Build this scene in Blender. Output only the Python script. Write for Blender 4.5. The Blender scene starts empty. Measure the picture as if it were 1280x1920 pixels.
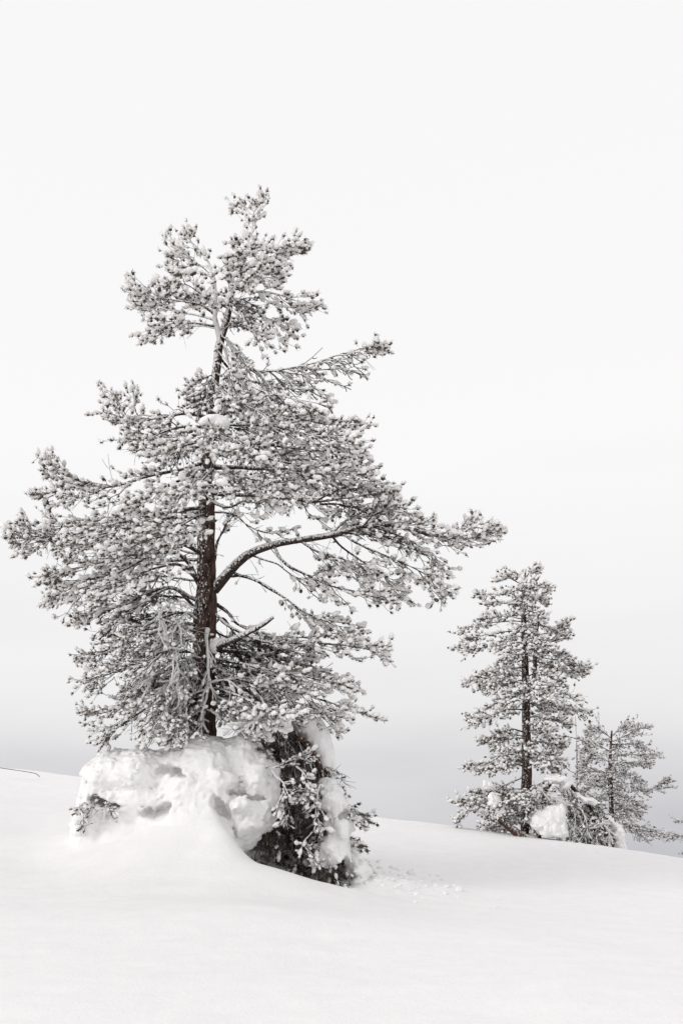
import bpy, math, random
import numpy as np

SC = bpy.context.scene
COL = SC.collection
RNG = np.random.default_rng(7)

# ------------------------------------------------------------------ camera
CAM_H = 1.6
FPX = 1920.0                                   # focal length in photograph pixels
PITCH = math.atan(520.0 / 1920.0)
cd = bpy.data.cameras.new("camera")
cam = bpy.data.objects.new("camera", cd)
COL.objects.link(cam)
cam.location = (0, 0, CAM_H)
cam.rotation_euler = (math.pi / 2 + PITCH, 0, 0)
cd.sensor_fit = 'VERTICAL'
cd.sensor_height = 36.0
cd.lens = 36.0 * FPX / 1920.0
cd.clip_start = 0.1
cd.clip_end = 2000.0
SC.camera = cam

# ------------------------------------------------------------------ sky and sun (overcast)
SUN_EL, SUN_AZ = math.radians(27), math.radians(-120)       # low bright patch of cloud, left of the camera and a little behind it
world = bpy.data.worlds.new("World")
SC.world = world
world.use_nodes = True
wn, wl = world.node_tree.nodes, world.node_tree.links
wn.clear()
wo = wn.new("ShaderNodeOutputWorld")
bg = wn.new("ShaderNodeBackground")
bg.inputs["Strength"].default_value = 0.1
sky = wn.new("ShaderNodeTexSky")
sky.sky_type = 'NISHITA'
sky.sun_disc = False
sky.sun_elevation = SUN_EL
sky.sun_rotation = SUN_AZ
tc = wn.new("ShaderNodeTexCoord")
sep = wn.new("ShaderNodeSeparateXYZ")
wl.new(tc.outputs["Generated"], sep.inputs[0])
cn = wn.new("ShaderNodeTexNoise")
cn.inputs["Scale"].default_value = 1.9
cn.inputs["Detail"].default_value = 4.0
cmap = wn.new("ShaderNodeMapping")
cmap.inputs["Scale"].default_value = (1.0, 1.0, 5.0)
wl.new(tc.outputs["Generated"], cmap.inputs[0])
wl.new(cmap.outputs[0], cn.inputs["Vector"])
ma = wn.new("ShaderNodeMath"); ma.operation = 'MULTIPLY_ADD'      # z + small wander
ma.inputs[1].default_value = 0.20
wl.new(cn.outputs["Fac"], ma.inputs[0])
ma2 = wn.new("ShaderNodeMath"); ma2.operation = 'SUBTRACT'
ma2.inputs[1].default_value = 0.10
wl.new(sep.outputs["Z"], ma.inputs[2])
wl.new(ma.outputs[0], ma2.inputs[0])
mr = wn.new("ShaderNodeMapRange")
mr.inputs["From Min"].default_value = -0.2
mr.inputs["From Max"].default_value = 1.0
wl.new(ma2.outputs[0], mr.inputs["Value"])
ramp = wn.new("ShaderNodeValToRGB")
def zpos(z): return (z + 0.2) / 1.2
stops = [(-0.16, (0.48, 0.49, 0.515)), (-0.07, (0.55, 0.553, 0.585)), (-0.02, (0.65, 0.648, 0.67)),
         (0.03, (0.755, 0.75, 0.765)), (0.09, (0.85, 0.842, 0.85)), (0.17, (0.915, 0.908, 0.91)),
         (0.32, (0.972, 0.960, 0.962)), (0.55, (0.965, 0.953, 0.958)), (1.0, (0.94, 0.935, 0.945))]
els = ramp.color_ramp.elements
els[0].position = zpos(stops[0][0]); els[0].color = (*stops[0][1], 1)
els[1].position = zpos(stops[-1][0]); els[1].color = (*stops[-1][1], 1)
for z, c in stops[1:-1]:
    e = els.new(zpos(z)); e.color = (*c, 1)
wl.new(mr.outputs[0], ramp.inputs["Fac"])
sc10 = wn.new("ShaderNodeVectorMath"); sc10.operation = 'SCALE'
sc10.inputs["Scale"].default_value = 10.0
wl.new(ramp.outputs["Color"], sc10.inputs[0])
mixw = wn.new("ShaderNodeMix"); mixw.data_type = 'RGBA'
mixw.inputs["Factor"].default_value = 0.985         # cloud cover over the clear sky
wl.new(sky.outputs[0], mixw.inputs["A"])
wl.new(sc10.outputs[0], mixw.inputs["B"])
wl.new(mixw.outputs["Result"], bg.inputs["Color"])
wl.new(bg.outputs[0], wo.inputs["Surface"])

sd = bpy.data.lights.new("sun", 'SUN')
sd.energy = 1.15
sd.angle = math.radians(18)
sd.color = (1.0, 0.985, 0.965)
sun = bpy.data.objects.new("sun", sd)
COL.objects.link(sun)
from mathutils import Vector
sdir = Vector((math.sin(SUN_AZ) * math.cos(SUN_EL), math.cos(SUN_AZ) * math.cos(SUN_EL), math.sin(SUN_EL)))
sun.rotation_euler = sdir.to_track_quat('Z', 'Y').to_euler()

SC.view_settings.view_transform = 'Standard'
SC.view_settings.look = 'None'
SC.view_settings.exposure = 0.0
SC.view_settings.gamma = 1.0
SC.view_settings.use_curve_mapping = False
SC.render.engine = 'CYCLES'
SC.cycles.max_bounces = 14
SC.cycles.diffuse_bounces = 12

# ------------------------------------------------------------------ numeric helpers
cp, sp = math.cos(PITCH), math.sin(PITCH)
def P(px, py, Y):
    """the point at depth Y (metres ahead) that the photograph shows at pixel px, py"""
    u, v = (px - 640.0) / FPX, (960.0 - py) / FPX
    d = np.array([u, cp - v * sp, sp + v * cp])
    d = d * (Y / d[1])
    return d + np.array([0, 0, CAM_H])
def mpp(px, py, Y):
    """metres per photograph pixel there"""
    q = P(px, py, Y) - np.array([0, 0, CAM_H])
    return (q[1] * cp + q[2] * sp) / FPX
def to_px(Q):
    q = np.atleast_2d(Q) - np.array([0, 0, CAM_H])
    dep = q[:, 1] * cp + q[:, 2] * sp
    v = -q[:, 1] * sp + q[:, 2] * cp
    return 640 + FPX * q[:, 0] / dep, 960 - FPX * v / dep

def hash3(i, j, k, seed):
    h = (i.astype(np.int64) * 374761393 + j.astype(np.int64) * 668265263 + k.astype(np.int64) * 2147483647 + seed * 1274126177) & 0xFFFFFFFF
    h = ((h ^ (h >> 13)) * 1274126177) & 0xFFFFFFFF
    h = ((h ^ (h >> 16)) * 2246822519) & 0xFFFFFFFF
    return ((h ^ (h >> 15)) & 0xFFFFFF) / float(0xFFFFFF)
def vnoise(Q, seed=0):
    f = np.floor(Q); t = Q - f; t = t * t * (3 - 2 * t)
    i, j, k = f[..., 0], f[..., 1], f[..., 2]
    r = 0
    for a in (0, 1):
        for b in (0, 1):
            for c in (0, 1):
                w = (t[..., 0] if a else 1 - t[..., 0]) * (t[..., 1] if b else 1 - t[..., 1]) * (t[..., 2] if c else 1 - t[..., 2])
                r = r + w * hash3(i + a, j + b, k + c, seed)
    return r * 2 - 1
def fbm(Q, octaves=4, seed=0, gain=0.5):
    r, a = 0, 1.0
    for o in range(octaves):
        r = r + a * vnoise(Q * (2.03 ** o) + 11.7 * o, seed + o)
        a *= gain
    return r
def nrm(v):
    return v / np.maximum(np.linalg.norm(v, axis=-1, keepdims=True), 1e-9)
def smooth(x, a, b):
    t = np.clip((x - a) / (b - a), 0, 1)
    return t * t * (3 - 2 * t)

def mesh_from(name, V, F, mats, smooth_shade=True, parent=None, mi=None, props=None):
    """F: (n,3) or (n,4) index array, or a list of such arrays"""
    me = bpy.data.meshes.new(name)
    Fs = F if isinstance(F, list) else [F]
    Fs = [f for f in Fs if len(f)]
    V = np.asarray(V, dtype=np.float32)
    loops = np.concatenate([f.reshape(-1) for f in Fs]).astype(np.int32)
    tot = np.concatenate([np.full(len(f), f.shape[1], dtype=np.int32) for f in Fs])
    start = np.concatenate([[0], np.cumsum(tot)[:-1]]).astype(np.int32)
    me.vertices.add(len(V)); me.vertices.foreach_set("co", V.reshape(-1))
    me.loops.add(len(loops)); me.loops.foreach_set("vertex_index", loops)
    me.polygons.add(len(tot))
    me.polygons.foreach_set("loop_start", start)
    me.polygons.foreach_set("loop_total", tot)
    me.polygons.foreach_set("use_smooth", np.full(len(tot), smooth_shade, dtype=bool))
    for m in (mats if isinstance(mats, (list, tuple)) else [mats]):
        me.materials.append(m)
    if mi is not None:
        me.polygons.foreach_set("material_index", np.asarray(mi, dtype=np.int32))
    me.update(calc_edges=True)
    me.validate()
    o = bpy.data.objects.new(name, me)
    COL.objects.link(o)
    if parent is not None:
        o.parent = parent
        o.matrix_parent_inverse = parent.matrix_world.inverted()
    for k, v in (props or {}).items():
        o[k] = v
    return o

def thing(name, loc, label, cat, group=None):
    o = bpy.data.objects.new(name, None)
    COL.objects.link(o)
    o.location = loc
    o.empty_display_size = 0.2
    o['label'] = label
    o['category'] = cat
    if group: o['group'] = group
    bpy.context.view_layer.update()
    return o

# ------------------------------------------------------------------ materials
def new_mat(name):
    m = bpy.data.materials.new(name)
    m.use_nodes = True
    nt = m.node_tree
    return m, nt, nt.nodes["Principled BSDF"]
def N(nt, typ, **kw):
    n = nt.nodes.new(typ)
    for k, v in kw.items():
        if hasattr(n, k): setattr(n, k, v)
        else: n.inputs[k].default_value = v
    return n

def snow_material(name, base, fine=60.0, coarse=7.0, strength=0.25, dist=0.02, speck=0.0):
    m, nt, b = new_mat(name)
    L = nt.links
    t = N(nt, "ShaderNodeTexCoord")
    n1 = N(nt, "ShaderNodeTexNoise", Scale=coarse, Detail=6.0, Roughness=0.6)
    n2 = N(nt, "ShaderNodeTexNoise", Scale=fine, Detail=4.0, Roughness=0.7)
    L.new(t.outputs["Object"], n1.inputs["Vector"]); L.new(t.outputs["Object"], n2.inputs["Vector"])
    add = N(nt, "ShaderNodeMath", operation='MULTIPLY_ADD')
    add.inputs[1].default_value = 0.45
    L.new(n2.outputs["Fac"], add.inputs[0]); L.new(n1.outputs["Fac"], add.inputs[2])
    bp = N(nt, "ShaderNodeBump", Strength=strength, Distance=dist)
    L.new(add.outputs[0], bp.inputs["Height"])
    L.new(bp.outputs[0], b.inputs["Normal"])
    r = N(nt, "ShaderNodeValToRGB")
    r.color_ramp.elements[0].position = 0.35; r.color_ramp.elements[1].position = 0.65
    r.color_ramp.elements[0].color = (base[0] * .965, base[1] * .965, base[2] * .972, 1)
    r.color_ramp.elements[1].color = (*base, 1)
    L.new(n1.outputs["Fac"], r.inputs["Fac"])
    out = r.outputs["Color"]
    if speck > 0:
        n3 = N(nt, "ShaderNodeTexNoise", Scale=fine * 1.3, Detail=3.0, Roughness=0.6)
        L.new(t.outputs["Object"], n3.inputs["Vector"])
        r3 = N(nt, "ShaderNodeValToRGB")
        r3.color_ramp.elements[0].position = 0.5 + 0.22 * (1 - speck); r3.color_ramp.elements[1].position = 0.58 + 0.22 * (1 - speck)
        L.new(n3.outputs["Fac"], r3.inputs["Fac"])
        mx = N(nt, "ShaderNodeMix", data_type='RGBA')
        L.new(r3.outputs["Color"], mx.inputs["Factor"])
        L.new(out, mx.inputs["A"]); mx.inputs["B"].default_value = (0.10, 0.105, 0.09, 1)
        out = mx.outputs["Result"]
    L.new(out, b.inputs["Base Color"])
    b.inputs["Roughness"].default_value = 0.75
    b.inputs["Specular IOR Level"].default_value = 0.25
    return m

M_SNOW = snow_material("snow_ground", (0.865, 0.855, 0.85), fine=38, coarse=5.0, strength=0.5, dist=0.026)
M_PILE = snow_material("snow_pile", (0.90, 0.89, 0.885), fine=38, coarse=9, strength=0.55, dist=0.03)
M_RIME = snow_material("rime", (0.91, 0.892, 0.875), fine=150, coarse=40, strength=0.8, dist=0.010, speck=0.22)
M_RIME2 = snow_material("rime_twig", (0.84, 0.83, 0.82), fine=120, coarse=40, strength=0.9, dist=0.01, speck=0.5)

def bark_material(name, dark, mid, cover, nscale, rime_dir=(-0.35, -0.45, 0.82), rime=(0.82, 0.81, 0.80), stretch=0.25, fleck=0.60):
    """bark with rime frozen onto the side that faced the wind, and flecks of it elsewhere"""
    m, nt, b = new_mat(name)
    L = nt.links
    t = N(nt, "ShaderNodeTexCoord")
    mp = N(nt, "ShaderNodeMapping"); mp.inputs["Scale"].default_value = (1, 1, stretch)
    L.new(t.outputs["Object"], mp.inputs[0])
    nb = N(nt, "ShaderNodeTexNoise", Scale=nscale, Detail=5.0, Roughness=0.65)
    L.new(mp.outputs[0], nb.inputs["Vector"])
    cr = N(nt, "ShaderNodeValToRGB")
    cr.color_ramp.elements[0].position = 0.36; cr.color_ramp.elements[0].color = (*dark, 1)
    cr.color_ramp.elements[1].position = 0.66; cr.color_ramp.elements[1].color = (*mid, 1)
    L.new(nb.outputs["Fac"], cr.inputs["Fac"])
    g = N(nt, "ShaderNodeNewGeometry")
    dt = N(nt, "ShaderNodeVectorMath", operation='DOT_PRODUCT')
    dt.inputs[1].default_value = rime_dir
    L.new(g.outputs["Normal"], dt.inputs[0])
    nf = N(nt, "ShaderNodeTexNoise", Scale=nscale * 1.7, Detail=4.0, Roughness=0.7)
    mp2 = N(nt, "ShaderNodeMapping"); mp2.inputs["Scale"].default_value = (1, 1, 0.6)
    L.new(t.outputs["Object"], mp2.inputs[0]); L.new(mp2.outputs[0], nf.inputs["Vector"])
    s = N(nt, "ShaderNodeMath", operation='MULTIPLY_ADD'); s.inputs[1].default_value = 0.22 if fleck < .7 else .30
    L.new(dt.outputs["Value"], s.inputs[0]); L.new(nf.outputs["Fac"], s.inputs[2])
    sx = N(nt, "ShaderNodeSeparateXYZ"); L.new(t.outputs["Object"], sx.inputs[0])
    hz = N(nt, "ShaderNodeMapRange"); hz.inputs["From Min"].default_value = 5.6; hz.inputs["From Max"].default_value = 8.2; hz.inputs["To Max"].default_value = 0.20
    L.new(sx.outputs["Z"], hz.inputs["Value"])
    s2_ = N(nt, "ShaderNodeMath", operation='ADD'); L.new(s.outputs[0], s2_.inputs[0]); L.new(hz.outputs[0], s2_.inputs[1]); s = s2_
    rr = N(nt, "ShaderNodeMapRange"); rr.inputs["From Min"].default_value = fleck - cover; rr.inputs["From Max"].default_value = fleck - cover + 0.05
    L.new(s.outputs[0], rr.inputs["Value"])
    mx = N(nt, "ShaderNodeMix", data_type='RGBA')
    L.new(rr.outputs[0], mx.inputs["Factor"]); L.new(cr.outputs["Color"], mx.inputs["A"])
    mx.inputs["B"].default_value = (*rime, 1)
    L.new(mx.outputs["Result"], b.inputs["Base Color"])
    bp = N(nt, "ShaderNodeBump", Strength=0.8, Distance=0.012)
    L.new(nb.outputs["Fac"], bp.inputs["Height"]); L.new(bp.outputs[0], b.inputs["Normal"])
    b.inputs["Roughness"].default_value = 0.9
    b.inputs["Specular IOR Level"].default_value = 0.15
    return m

M_BARK = bark_material("pine_bark", (0.012, 0.009, 0.008), (0.125, 0.075, 0.057), 0.0, 26.0, fleck=0.715)
M_BARKR = bark_material("pine_bark_rimed", (0.015, 0.012, 0.011), (0.085, 0.06, 0.05), 0.12, 30.0, fleck=0.66)
M_LIMB = bark_material("limb_bark", (0.014, 0.011, 0.010), (0.080, 0.058, 0.048), 0.02, 30.0, stretch=1.0, fleck=0.62)
M_TWIG = bark_material("twig_bark", (0.016, 0.013, 0.012), (0.06, 0.046, 0.038), 0.07, 60.0, stretch=1.0, fleck=0.62)

M_TWIGD = bark_material("twig_bark_bare", (0.014, 0.010, 0.008), (0.070, 0.048, 0.038), -0.10, 60.0, stretch=1.0, fleck=0.62)

def needle_material():
    m, nt, b = new_mat("pine_needles")
    L = nt.links
    t = N(nt, "ShaderNodeTexCoord")
    n1 = N(nt, "ShaderNodeTexNoise", Scale=14.0, Detail=3.0)
    L.new(t.outputs["Object"], n1.inputs["Vector"])
    r = N(nt, "ShaderNodeValToRGB")
    r.color_ramp.elements[0].position = 0.35; r.color_ramp.elements[0].color = (0.034, 0.029, 0.022, 1)
    r.color_ramp.elements[1].position = 0.70; r.color_ramp.elements[1].color = (0.17, 0.148, 0.12, 1)
    L.new(n1.outputs["Fac"], r.inputs["Fac"]); L.new(r.outputs["Color"], b.inputs["Base Color"])
    b.inputs["Roughness"].default_value = 0.8
    b.inputs["Specular IOR Level"].default_value = 0.2
    return m
M_NEEDLE = needle_material()

# ------------------------------------------------------------------ the snow slope
CREST = [(-9, 21.0), (-4, 20.5), (0, 20.5), (1.5, 19.5), (3.0, 17.6), (4.5, 16.4), (6, 15.6), (9, 15.0)]
def crest_y(X): return np.interp(X, [c[0] for c in CREST], [c[1] for c in CREST])
ctl = [  # photograph x, y, depth in metres
    (0, 1920, 5.6), (320, 1920, 5.6), (640, 1920, 5.6), (960, 1920, 5.6), (1280, 1920, 5.6),
    (0, 1800, 7.2), (320, 1800, 7.2), (640, 1805, 7.2), (960, 1805, 7.2), (1280, 1815, 7.2),
    (0, 1700, 9.2), (250, 1700, 9.2), (480, 1705, 9.0), (720, 1730, 8.8), (980, 1745, 8.8), (1280, 1760, 8.8),
    (-60, 1610, 11.0), (100, 1625, 11.0), (260, 1628, 10.6), (400, 1645, 10.3), (520, 1672, 10.1), (640, 1692, 10.1), (760, 1705, 10.2), (900, 1712, 10.3), (1280, 1725, 10.2),
    (-60, 1555, 13.0), (60, 1560, 13.0),
    (140, 1580, 11.6), (220, 1578, 11.25), (300, 1548, 11.22), (335, 1522, 11.3), (365, 1500, 11.38), (390, 1500, 11.38), (410, 1526, 11.22), (375, 1538, 11.18), (428, 1552, 11.08),
    (440, 1578, 10.97), (380, 1575, 11.0), (470, 1612, 10.85), (530, 1634, 10.8), (600, 1656, 10.75), (680, 1674, 10.8), (760, 1690, 11.0),
    (470, 1690, 11.35), (540, 1690, 11.4), (610, 1690, 11.35), (500, 1640, 12.2), (580, 1640, 12.2), (640, 1650, 12.0),
    (700, 1650, 11.8), (680, 1610, 12.8), (760, 1640, 12.6), (840, 1650, 12.6), (980, 1662, 12.6), (1280, 1690, 12.2),
    (700, 1560, 16.0), (850, 1590, 15.5), (1000, 1605, 15.0), (1280, 1650, 14.0),
    (300, 1520, 13.0), (420, 1530, 13.4), (200, 1520, 13.4), (550, 1590, 13.6),
    (-200, 1420, 21.0), (0, 1443, 20.5), (140, 1459, 20.5), (400, 1490, 20.5), (690, 1531, 20.2), (850, 1552, 18.6), (980, 1570, 17.4), (1060, 1578, 16.9), (1180, 1600, 16.2), (1280, 1619, 15.6), (1420, 1645, 15.2),
    (0, 1500, 16.0), (100, 1512, 16.0),
]
cpt = np.array([P(*c) for c in ctl])
extra = np.array([[-6, 2, 0.1], [0, 2, 0.05], [6, 2, -0.1], [-8, 6, 0.7], [8, 6, 0.1], [-9, 12, 1.25], [9, 12, 0.3], [-6, -4, -0.2], [6, -4, -0.4], [-12, 20, 2.4], [10, 17, 0.1]])
cpt = np.vstack([cpt, extra])
def tps_fit(xy, z, lam):
    n = len(xy)
    r2 = ((xy[:, None] - xy[None]) ** 2).sum(-1)
    K = 0.5 * r2 * np.log(r2 + 1e-12) + lam * np.eye(n)
    Pm = np.hstack([np.ones((n, 1)), xy])
    A = np.block([[K, Pm], [Pm.T, np.zeros((3, 3))]])
    return np.linalg.solve(A, np.concatenate([z, np.zeros(3)]))
TW = tps_fit(cpt[:, :2], cpt[:, 2], 0.02)
def tps(X, Y):
    out = np.zeros(X.shape) + TW[-3] + TW[-2] * X + TW[-1] * Y
    for w, (a, b, _) in zip(TW[:-3], cpt):
        r2 = (X - a) ** 2 + (Y - b) ** 2
        out += w * 0.5 * r2 * np.log(r2 + 1e-12)
    return out
def ground_z(X, Y):
    X = np.asarray(X, float); Y = np.asarray(Y, float)
    Xc = np.clip(X, -13, 11); Yc = np.clip(Y, -6, None)
    cy = crest_y(Xc)
    z = tps(Xc, np.minimum(Yc, cy + 0.3))
    d = np.maximum(0, Y - cy)
    z = z - np.where(d < 6, 0.022 * d * d, 0.022 * 36 + 0.264 * (d - 6))
    side = np.maximum(0, np.abs(X + 1) - 11)
    z = z - 0.02 * np.sign(X) * side
    Q = np.stack([X * 0.55, Y * 0.9, np.zeros_like(X)], -1)
    z = z + 0.022 * fbm(Q, 3, 3) + 0.0075 * fbm(np.stack([X * 2.0 + Y * .8, Y * 6.0 - X * 1.5, 0 * X], -1), 3, 9)
    # a few soft dimples, as under old tracks, and crumbly snow right of the tree
    for (px, py, yy, r, dz) in ((45, 1613, 11.3, .10, -.022), (122, 1627, 11.0, .12, -.03), (250, 1815, 7.1, .07, -.012), (0, 1790, 7.5, .1, -.015), (330, 1668, 9.9, .16, -.015), (60, 1625, 10.9, .05, -.02), (85, 1606, 11.3, .05, -.018), (600, 1780, 7.6, .07, .012), (1010, 1700, 10.6, .08, -.012), (240, 1800, 7.3, .04, -.012)):
        q = P(px, py, yy)
        z = z + dz * np.exp(-(((X - q[0]) / (r * 1.8)) ** 2 + ((Y - q[1]) / r) ** 2))
    q = P(705, 1640, 12.0)
    m = np.exp(-(((X - q[0]) / 0.8) ** 2 + ((Y - q[1]) / 0.9) ** 2))
    z = z + m * 0.035 * fbm(np.stack([X * 7, Y * 7, 0 * X], -1), 3, 21)
    return z
def stretch_axis(lo, hi, step, far_lo, far_hi, n):
    core = np.arange(lo, hi, step)
    a = lo - np.geomspace(step, lo - far_lo, n)[::-1]
    b = core[-1] + np.geomspace(step, far_hi - core[-1], n)
    return np.concatenate([a, core, b])
gx = stretch_axis(-6.5, 6.5, 0.055, -160, 160, 34)
gy = stretch_axis(4.2, 21.5, 0.055, -60, 230, 34)
GX, GY = np.meshgrid(gx, gy)
GZ = ground_z(GX, GY)
nx, ny = len(gx), len(gy)
idx = np.arange(nx * ny).reshape(ny, nx)
quads = np.stack([idx[:-1, :-1], idx[:-1, 1:], idx[1:, 1:], idx[1:, :-1]], -1).reshape(-1, 4)
mesh_from("snow_ground", np.stack([GX, GY, GZ], -1).reshape(-1, 3), quads, M_SNOW, props={"kind": "structure", "label": "smooth white snow slope rising to a low crest"})

# ------------------------------------------------------------------ masses of snow: signed distance field -> surface net
def surface_net(F, org, h):
    s = F < 0
    nx, ny, nz = F.shape
    cx, cy, cz = nx - 1, ny - 1, nz - 1
    pos = np.zeros((cx, cy, cz, 3)); cnt = np.zeros((cx, cy, cz))
    def sl(a, b, c): return (slice(a, a + cx), slice(b, b + cy), slice(c, c + cz))
    for ax in range(3):
        for u in (0, 1):
            for v in (0, 1):
                o0 = [0, 0, 0]; others = [i for i in range(3) if i != ax]
                o0[others[0]] = u; o0[others[1]] = v
                o1 = list(o0); o1[ax] = 1
                a, b = F[sl(*o0)], F[sl(*o1)]
                c = (a < 0) != (b < 0)
                t = np.where(c, a / np.where(c, a - b, 1), 0)
                for i in range(3):
                    pos[..., i] += np.where(c, (t if i == ax else o0[i]), 0)
                cnt += c
    act = cnt > 0
    vid = np.full((cx, cy, cz), -1); vid[act] = np.arange(act.sum())
    g = np.stack(np.nonzero(act), -1)
    V = org + h * (g + pos[act] / cnt[act][:, None])
    Q = []
    for ax in range(3):
        o = [i for i in range(3) if i != ax]
        lo = [slice(1, cx), slice(1, cy), slice(1, cz)]
        lo[ax] = slice(0, (cx, cy, cz)[ax])
        hi = list(lo)
        a = s[tuple(lo)]
        hi[ax] = slice(1, (cx, cy, cz)[ax] + 1)
        b = s[tuple(hi)]
        c = np.stack(np.nonzero(a != b), -1)
        if not len(c): continue
        sa = a[tuple(c.T)]
        base = c.copy()
        for i in o: base[:, i] += 1
        def cell(du, dv):
            k = base.copy(); k[:, o[0]] -= du; k[:, o[1]] -= dv
            return vid[tuple(k.T)]
        q = np.stack([cell(0, 0), cell(1, 0), cell(1, 1), cell(0, 1)], -1)
        flip = sa if ax != 1 else ~sa
        q[~flip] = q[~flip][:, ::-1]
        Q.append(q)
    return V, np.concatenate(Q)

def snow_mass(name, Y, blobs, carve=(), h=0.025, k=0.05, rough=0.035, detail=0.012, parent=None, mat=None, props=None, skirt=0.0):
    """blobs, carve: (px, py, dY, rx_px, ry_px, depth radius in metres, tilt degrees)"""
    E = []
    for bl, sg in [(b, 1) for b in blobs] + [(c, -1) for c in carve]:
        px, py, dy, rx, ry, rd = bl[:6]
        tilt = math.radians(bl[6]) if len(bl) > 6 else 0.0
        c = P(px, py, Y + dy); m = mpp(px, py, Y + dy)
        E.append((c, np.array([rx * m, rd, ry * m]), tilt, sg))
    lo = np.min([e[0] - max(e[1][0], e[1][2]) * np.array([1, 0, 1]) - np.array([0, e[1][1], 0]) for e in E if e[3] > 0], 0) - 0.12
    hi = np.max([e[0] + max(e[1][0], e[1][2]) * np.array([1, 0, 1]) + np.array([0, e[1][1], 0]) for e in E if e[3] > 0], 0) + 0.12
    n = np.ceil((hi - lo) / h).astype(int)
    ax = [lo[i] + h * np.arange(n[i]) for i in range(3)]
    G = np.stack(np.meshgrid(*ax, indexing='ij'), -1)
    W = G + 0.035 * np.stack([fbm(G * 2.6, 2, 31), fbm(G * 2.6, 2, 41), fbm(G * 2.6, 2, 51)], -1)
    F = np.full(G.shape[:3], 10.0); holes = []
    for c, r, tilt, sg in E:
        D = W - c
        ct, st = math.cos(tilt), math.sin(tilt)
        x = D[..., 0] * ct + D[..., 2] * st
        z = -D[..., 0] * st + D[..., 2] * ct
        q = np.stack([x / r[0], D[..., 1] / r[1], z / r[2]], -1)
        l = np.linalg.norm(q, axis=-1)
        l2 = np.linalg.norm(np.stack([x / r[0] ** 2, D[..., 1] / r[1] ** 2, z / r[2] ** 2], -1), axis=-1)
        d = l * (l - 1) / np.maximum(l2, 1e-6)
        if sg > 0:
            hh = np.clip(0.5 + 0.5 * (F - d) / k, 0, 1)
            F = F * (1 - hh) + d * hh - k * hh * (1 - hh)
        else:
            holes.append(d)
    amp = 1.0
    if skirt > 0:                       # let the mass run out softly into the slope
        gz = ground_z(G[:, :, 0, 0], G[:, :, 0, 1])
        g = (G[..., 2] - gz[..., None]) * 0.9
        e = np.maximum(skirt - np.abs(F - g), 0) / skirt
        far_ = smooth(F - g, 0, skirt * 1.3)
        amp = smooth(g - F, -0.03, 0.14)
        F = np.minimum(F, g) - e * e * skirt * 0.25 + 0.07 * far_
    for d in holes:
        kk = k * 0.45
        hh = np.clip(0.5 - 0.5 * (F + d) / kk, 0, 1)
        F = F * (1 - hh) + (-d) * hh + kk * hh * (1 - hh)
    F = F + amp * (rough * fbm(G * 6.0, 3, 61) * 0.7 + detail * (0.45 - np.abs(fbm(G * 13.0, 3, 71))) * 1.4)
    F[0] = F[-1] = 1; F[:, 0] = F[:, -1] = 1; F[:, :, 0] = F[:, :, -1] = 1
    V, Q = surface_net(F, lo, h)
    return mesh_from(name, V, Q, mat or M_PILE, parent=parent, props=props)

# ------------------------------------------------------------------ building blocks of the pines
def catmull(pts, n):
    pts = np.asarray(pts, float)
    p = np.vstack([2 * pts[0] - pts[1], pts, 2 * pts[-1] - pts[-2]])
    seg = len(pts) - 1
    u = np.linspace(0, seg - 1e-6, n)
    i = u.astype(int); t = (u - i)[:, None]
    a, b, c, d = p[i], p[i + 1], p[i + 2], p[i + 3]
    return 0.5 * (2 * b + (c - a) * t + (2 * a - 5 * b + 4 * c - d) * t ** 2 + (3 * b - a - 3 * c + d) * t ** 3)

def tubes(PT, R, sides):
    """PT (T,K,3), R (T,K): T tubes at once; returns V, quads"""
    T, K, _ = PT.shape
    tan = np.zeros_like(PT)
    tan[:, 1:-1] = PT[:, 2:] - PT[:, :-2]; tan[:, 0] = PT[:, 1] - PT[:, 0]; tan[:, -1] = PT[:, -1] - PT[:, -2]
    tan = nrm(tan)
    mean = nrm(PT[:, -1] - PT[:, 0])
    ref = np.where(np.abs(mean[:, 2:3]) > 0.8, np.array([[1.0, 0.2, 0]]), np.array([[0, 0.15, 1.0]]))
    u = nrm(np.cross(tan, ref[:, None, :])); w = np.cross(tan, u)
    a = np.linspace(0, 2 * np.pi, sides, endpoint=False)
    V = PT[:, :, None] + R[:, :, None, None] * (u[:, :, None] * np.cos(a)[None, None, :, None] + w[:, :, None] * np.sin(a)[None, None, :, None])
    id_ = np.arange(T * K * sides).reshape(T, K, sides)
    nx_ = np.roll(id_, -1, axis=2)
    Q = np.stack([id_[:, :-1], nx_[:, :-1], nx_[:, 1:], id_[:, 1:]], -1).reshape(-1, 4)
    return V.reshape(-1, 3), Q

def trunk_mesh(name, pts, radii, sides, rings, mat, parent, relief=0.10, props=None):
    c = catmull(pts, rings)
    r = np.interp(np.linspace(0, 1, rings), np.linspace(0, 1, len(radii)), radii)
    V, Q = tubes(c[None], r[None], sides)
    cc = np.repeat(c, sides, 0)
    d = V - cc
    rr = np.repeat(r, sides)[:, None]
    n = fbm(V * np.array([22, 22, 6]), 3, 81)[:, None]
    V = cc + d * (1 + relief * n + relief * .6 * fbm(V * 3.0, 2, 85)[:, None])
    cap = np.array([[ (rings - 1) * sides + i, (rings - 1) * sides + (i + 1) % sides, (rings - 1) * sides + (i + 2) % sides] for i in range(1)])
    top = len(V); V = np.vstack([V, c[-1:] + (c[-1] - c[-2]) * 0.5])
    ring = np.arange((rings - 1) * sides, rings * sides)
    T = np.stack([ring, np.roll(ring, -1), np.full(sides, top)], -1)
    return mesh_from(name, V, [Q, T], mat, parent=parent, props=props)

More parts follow.
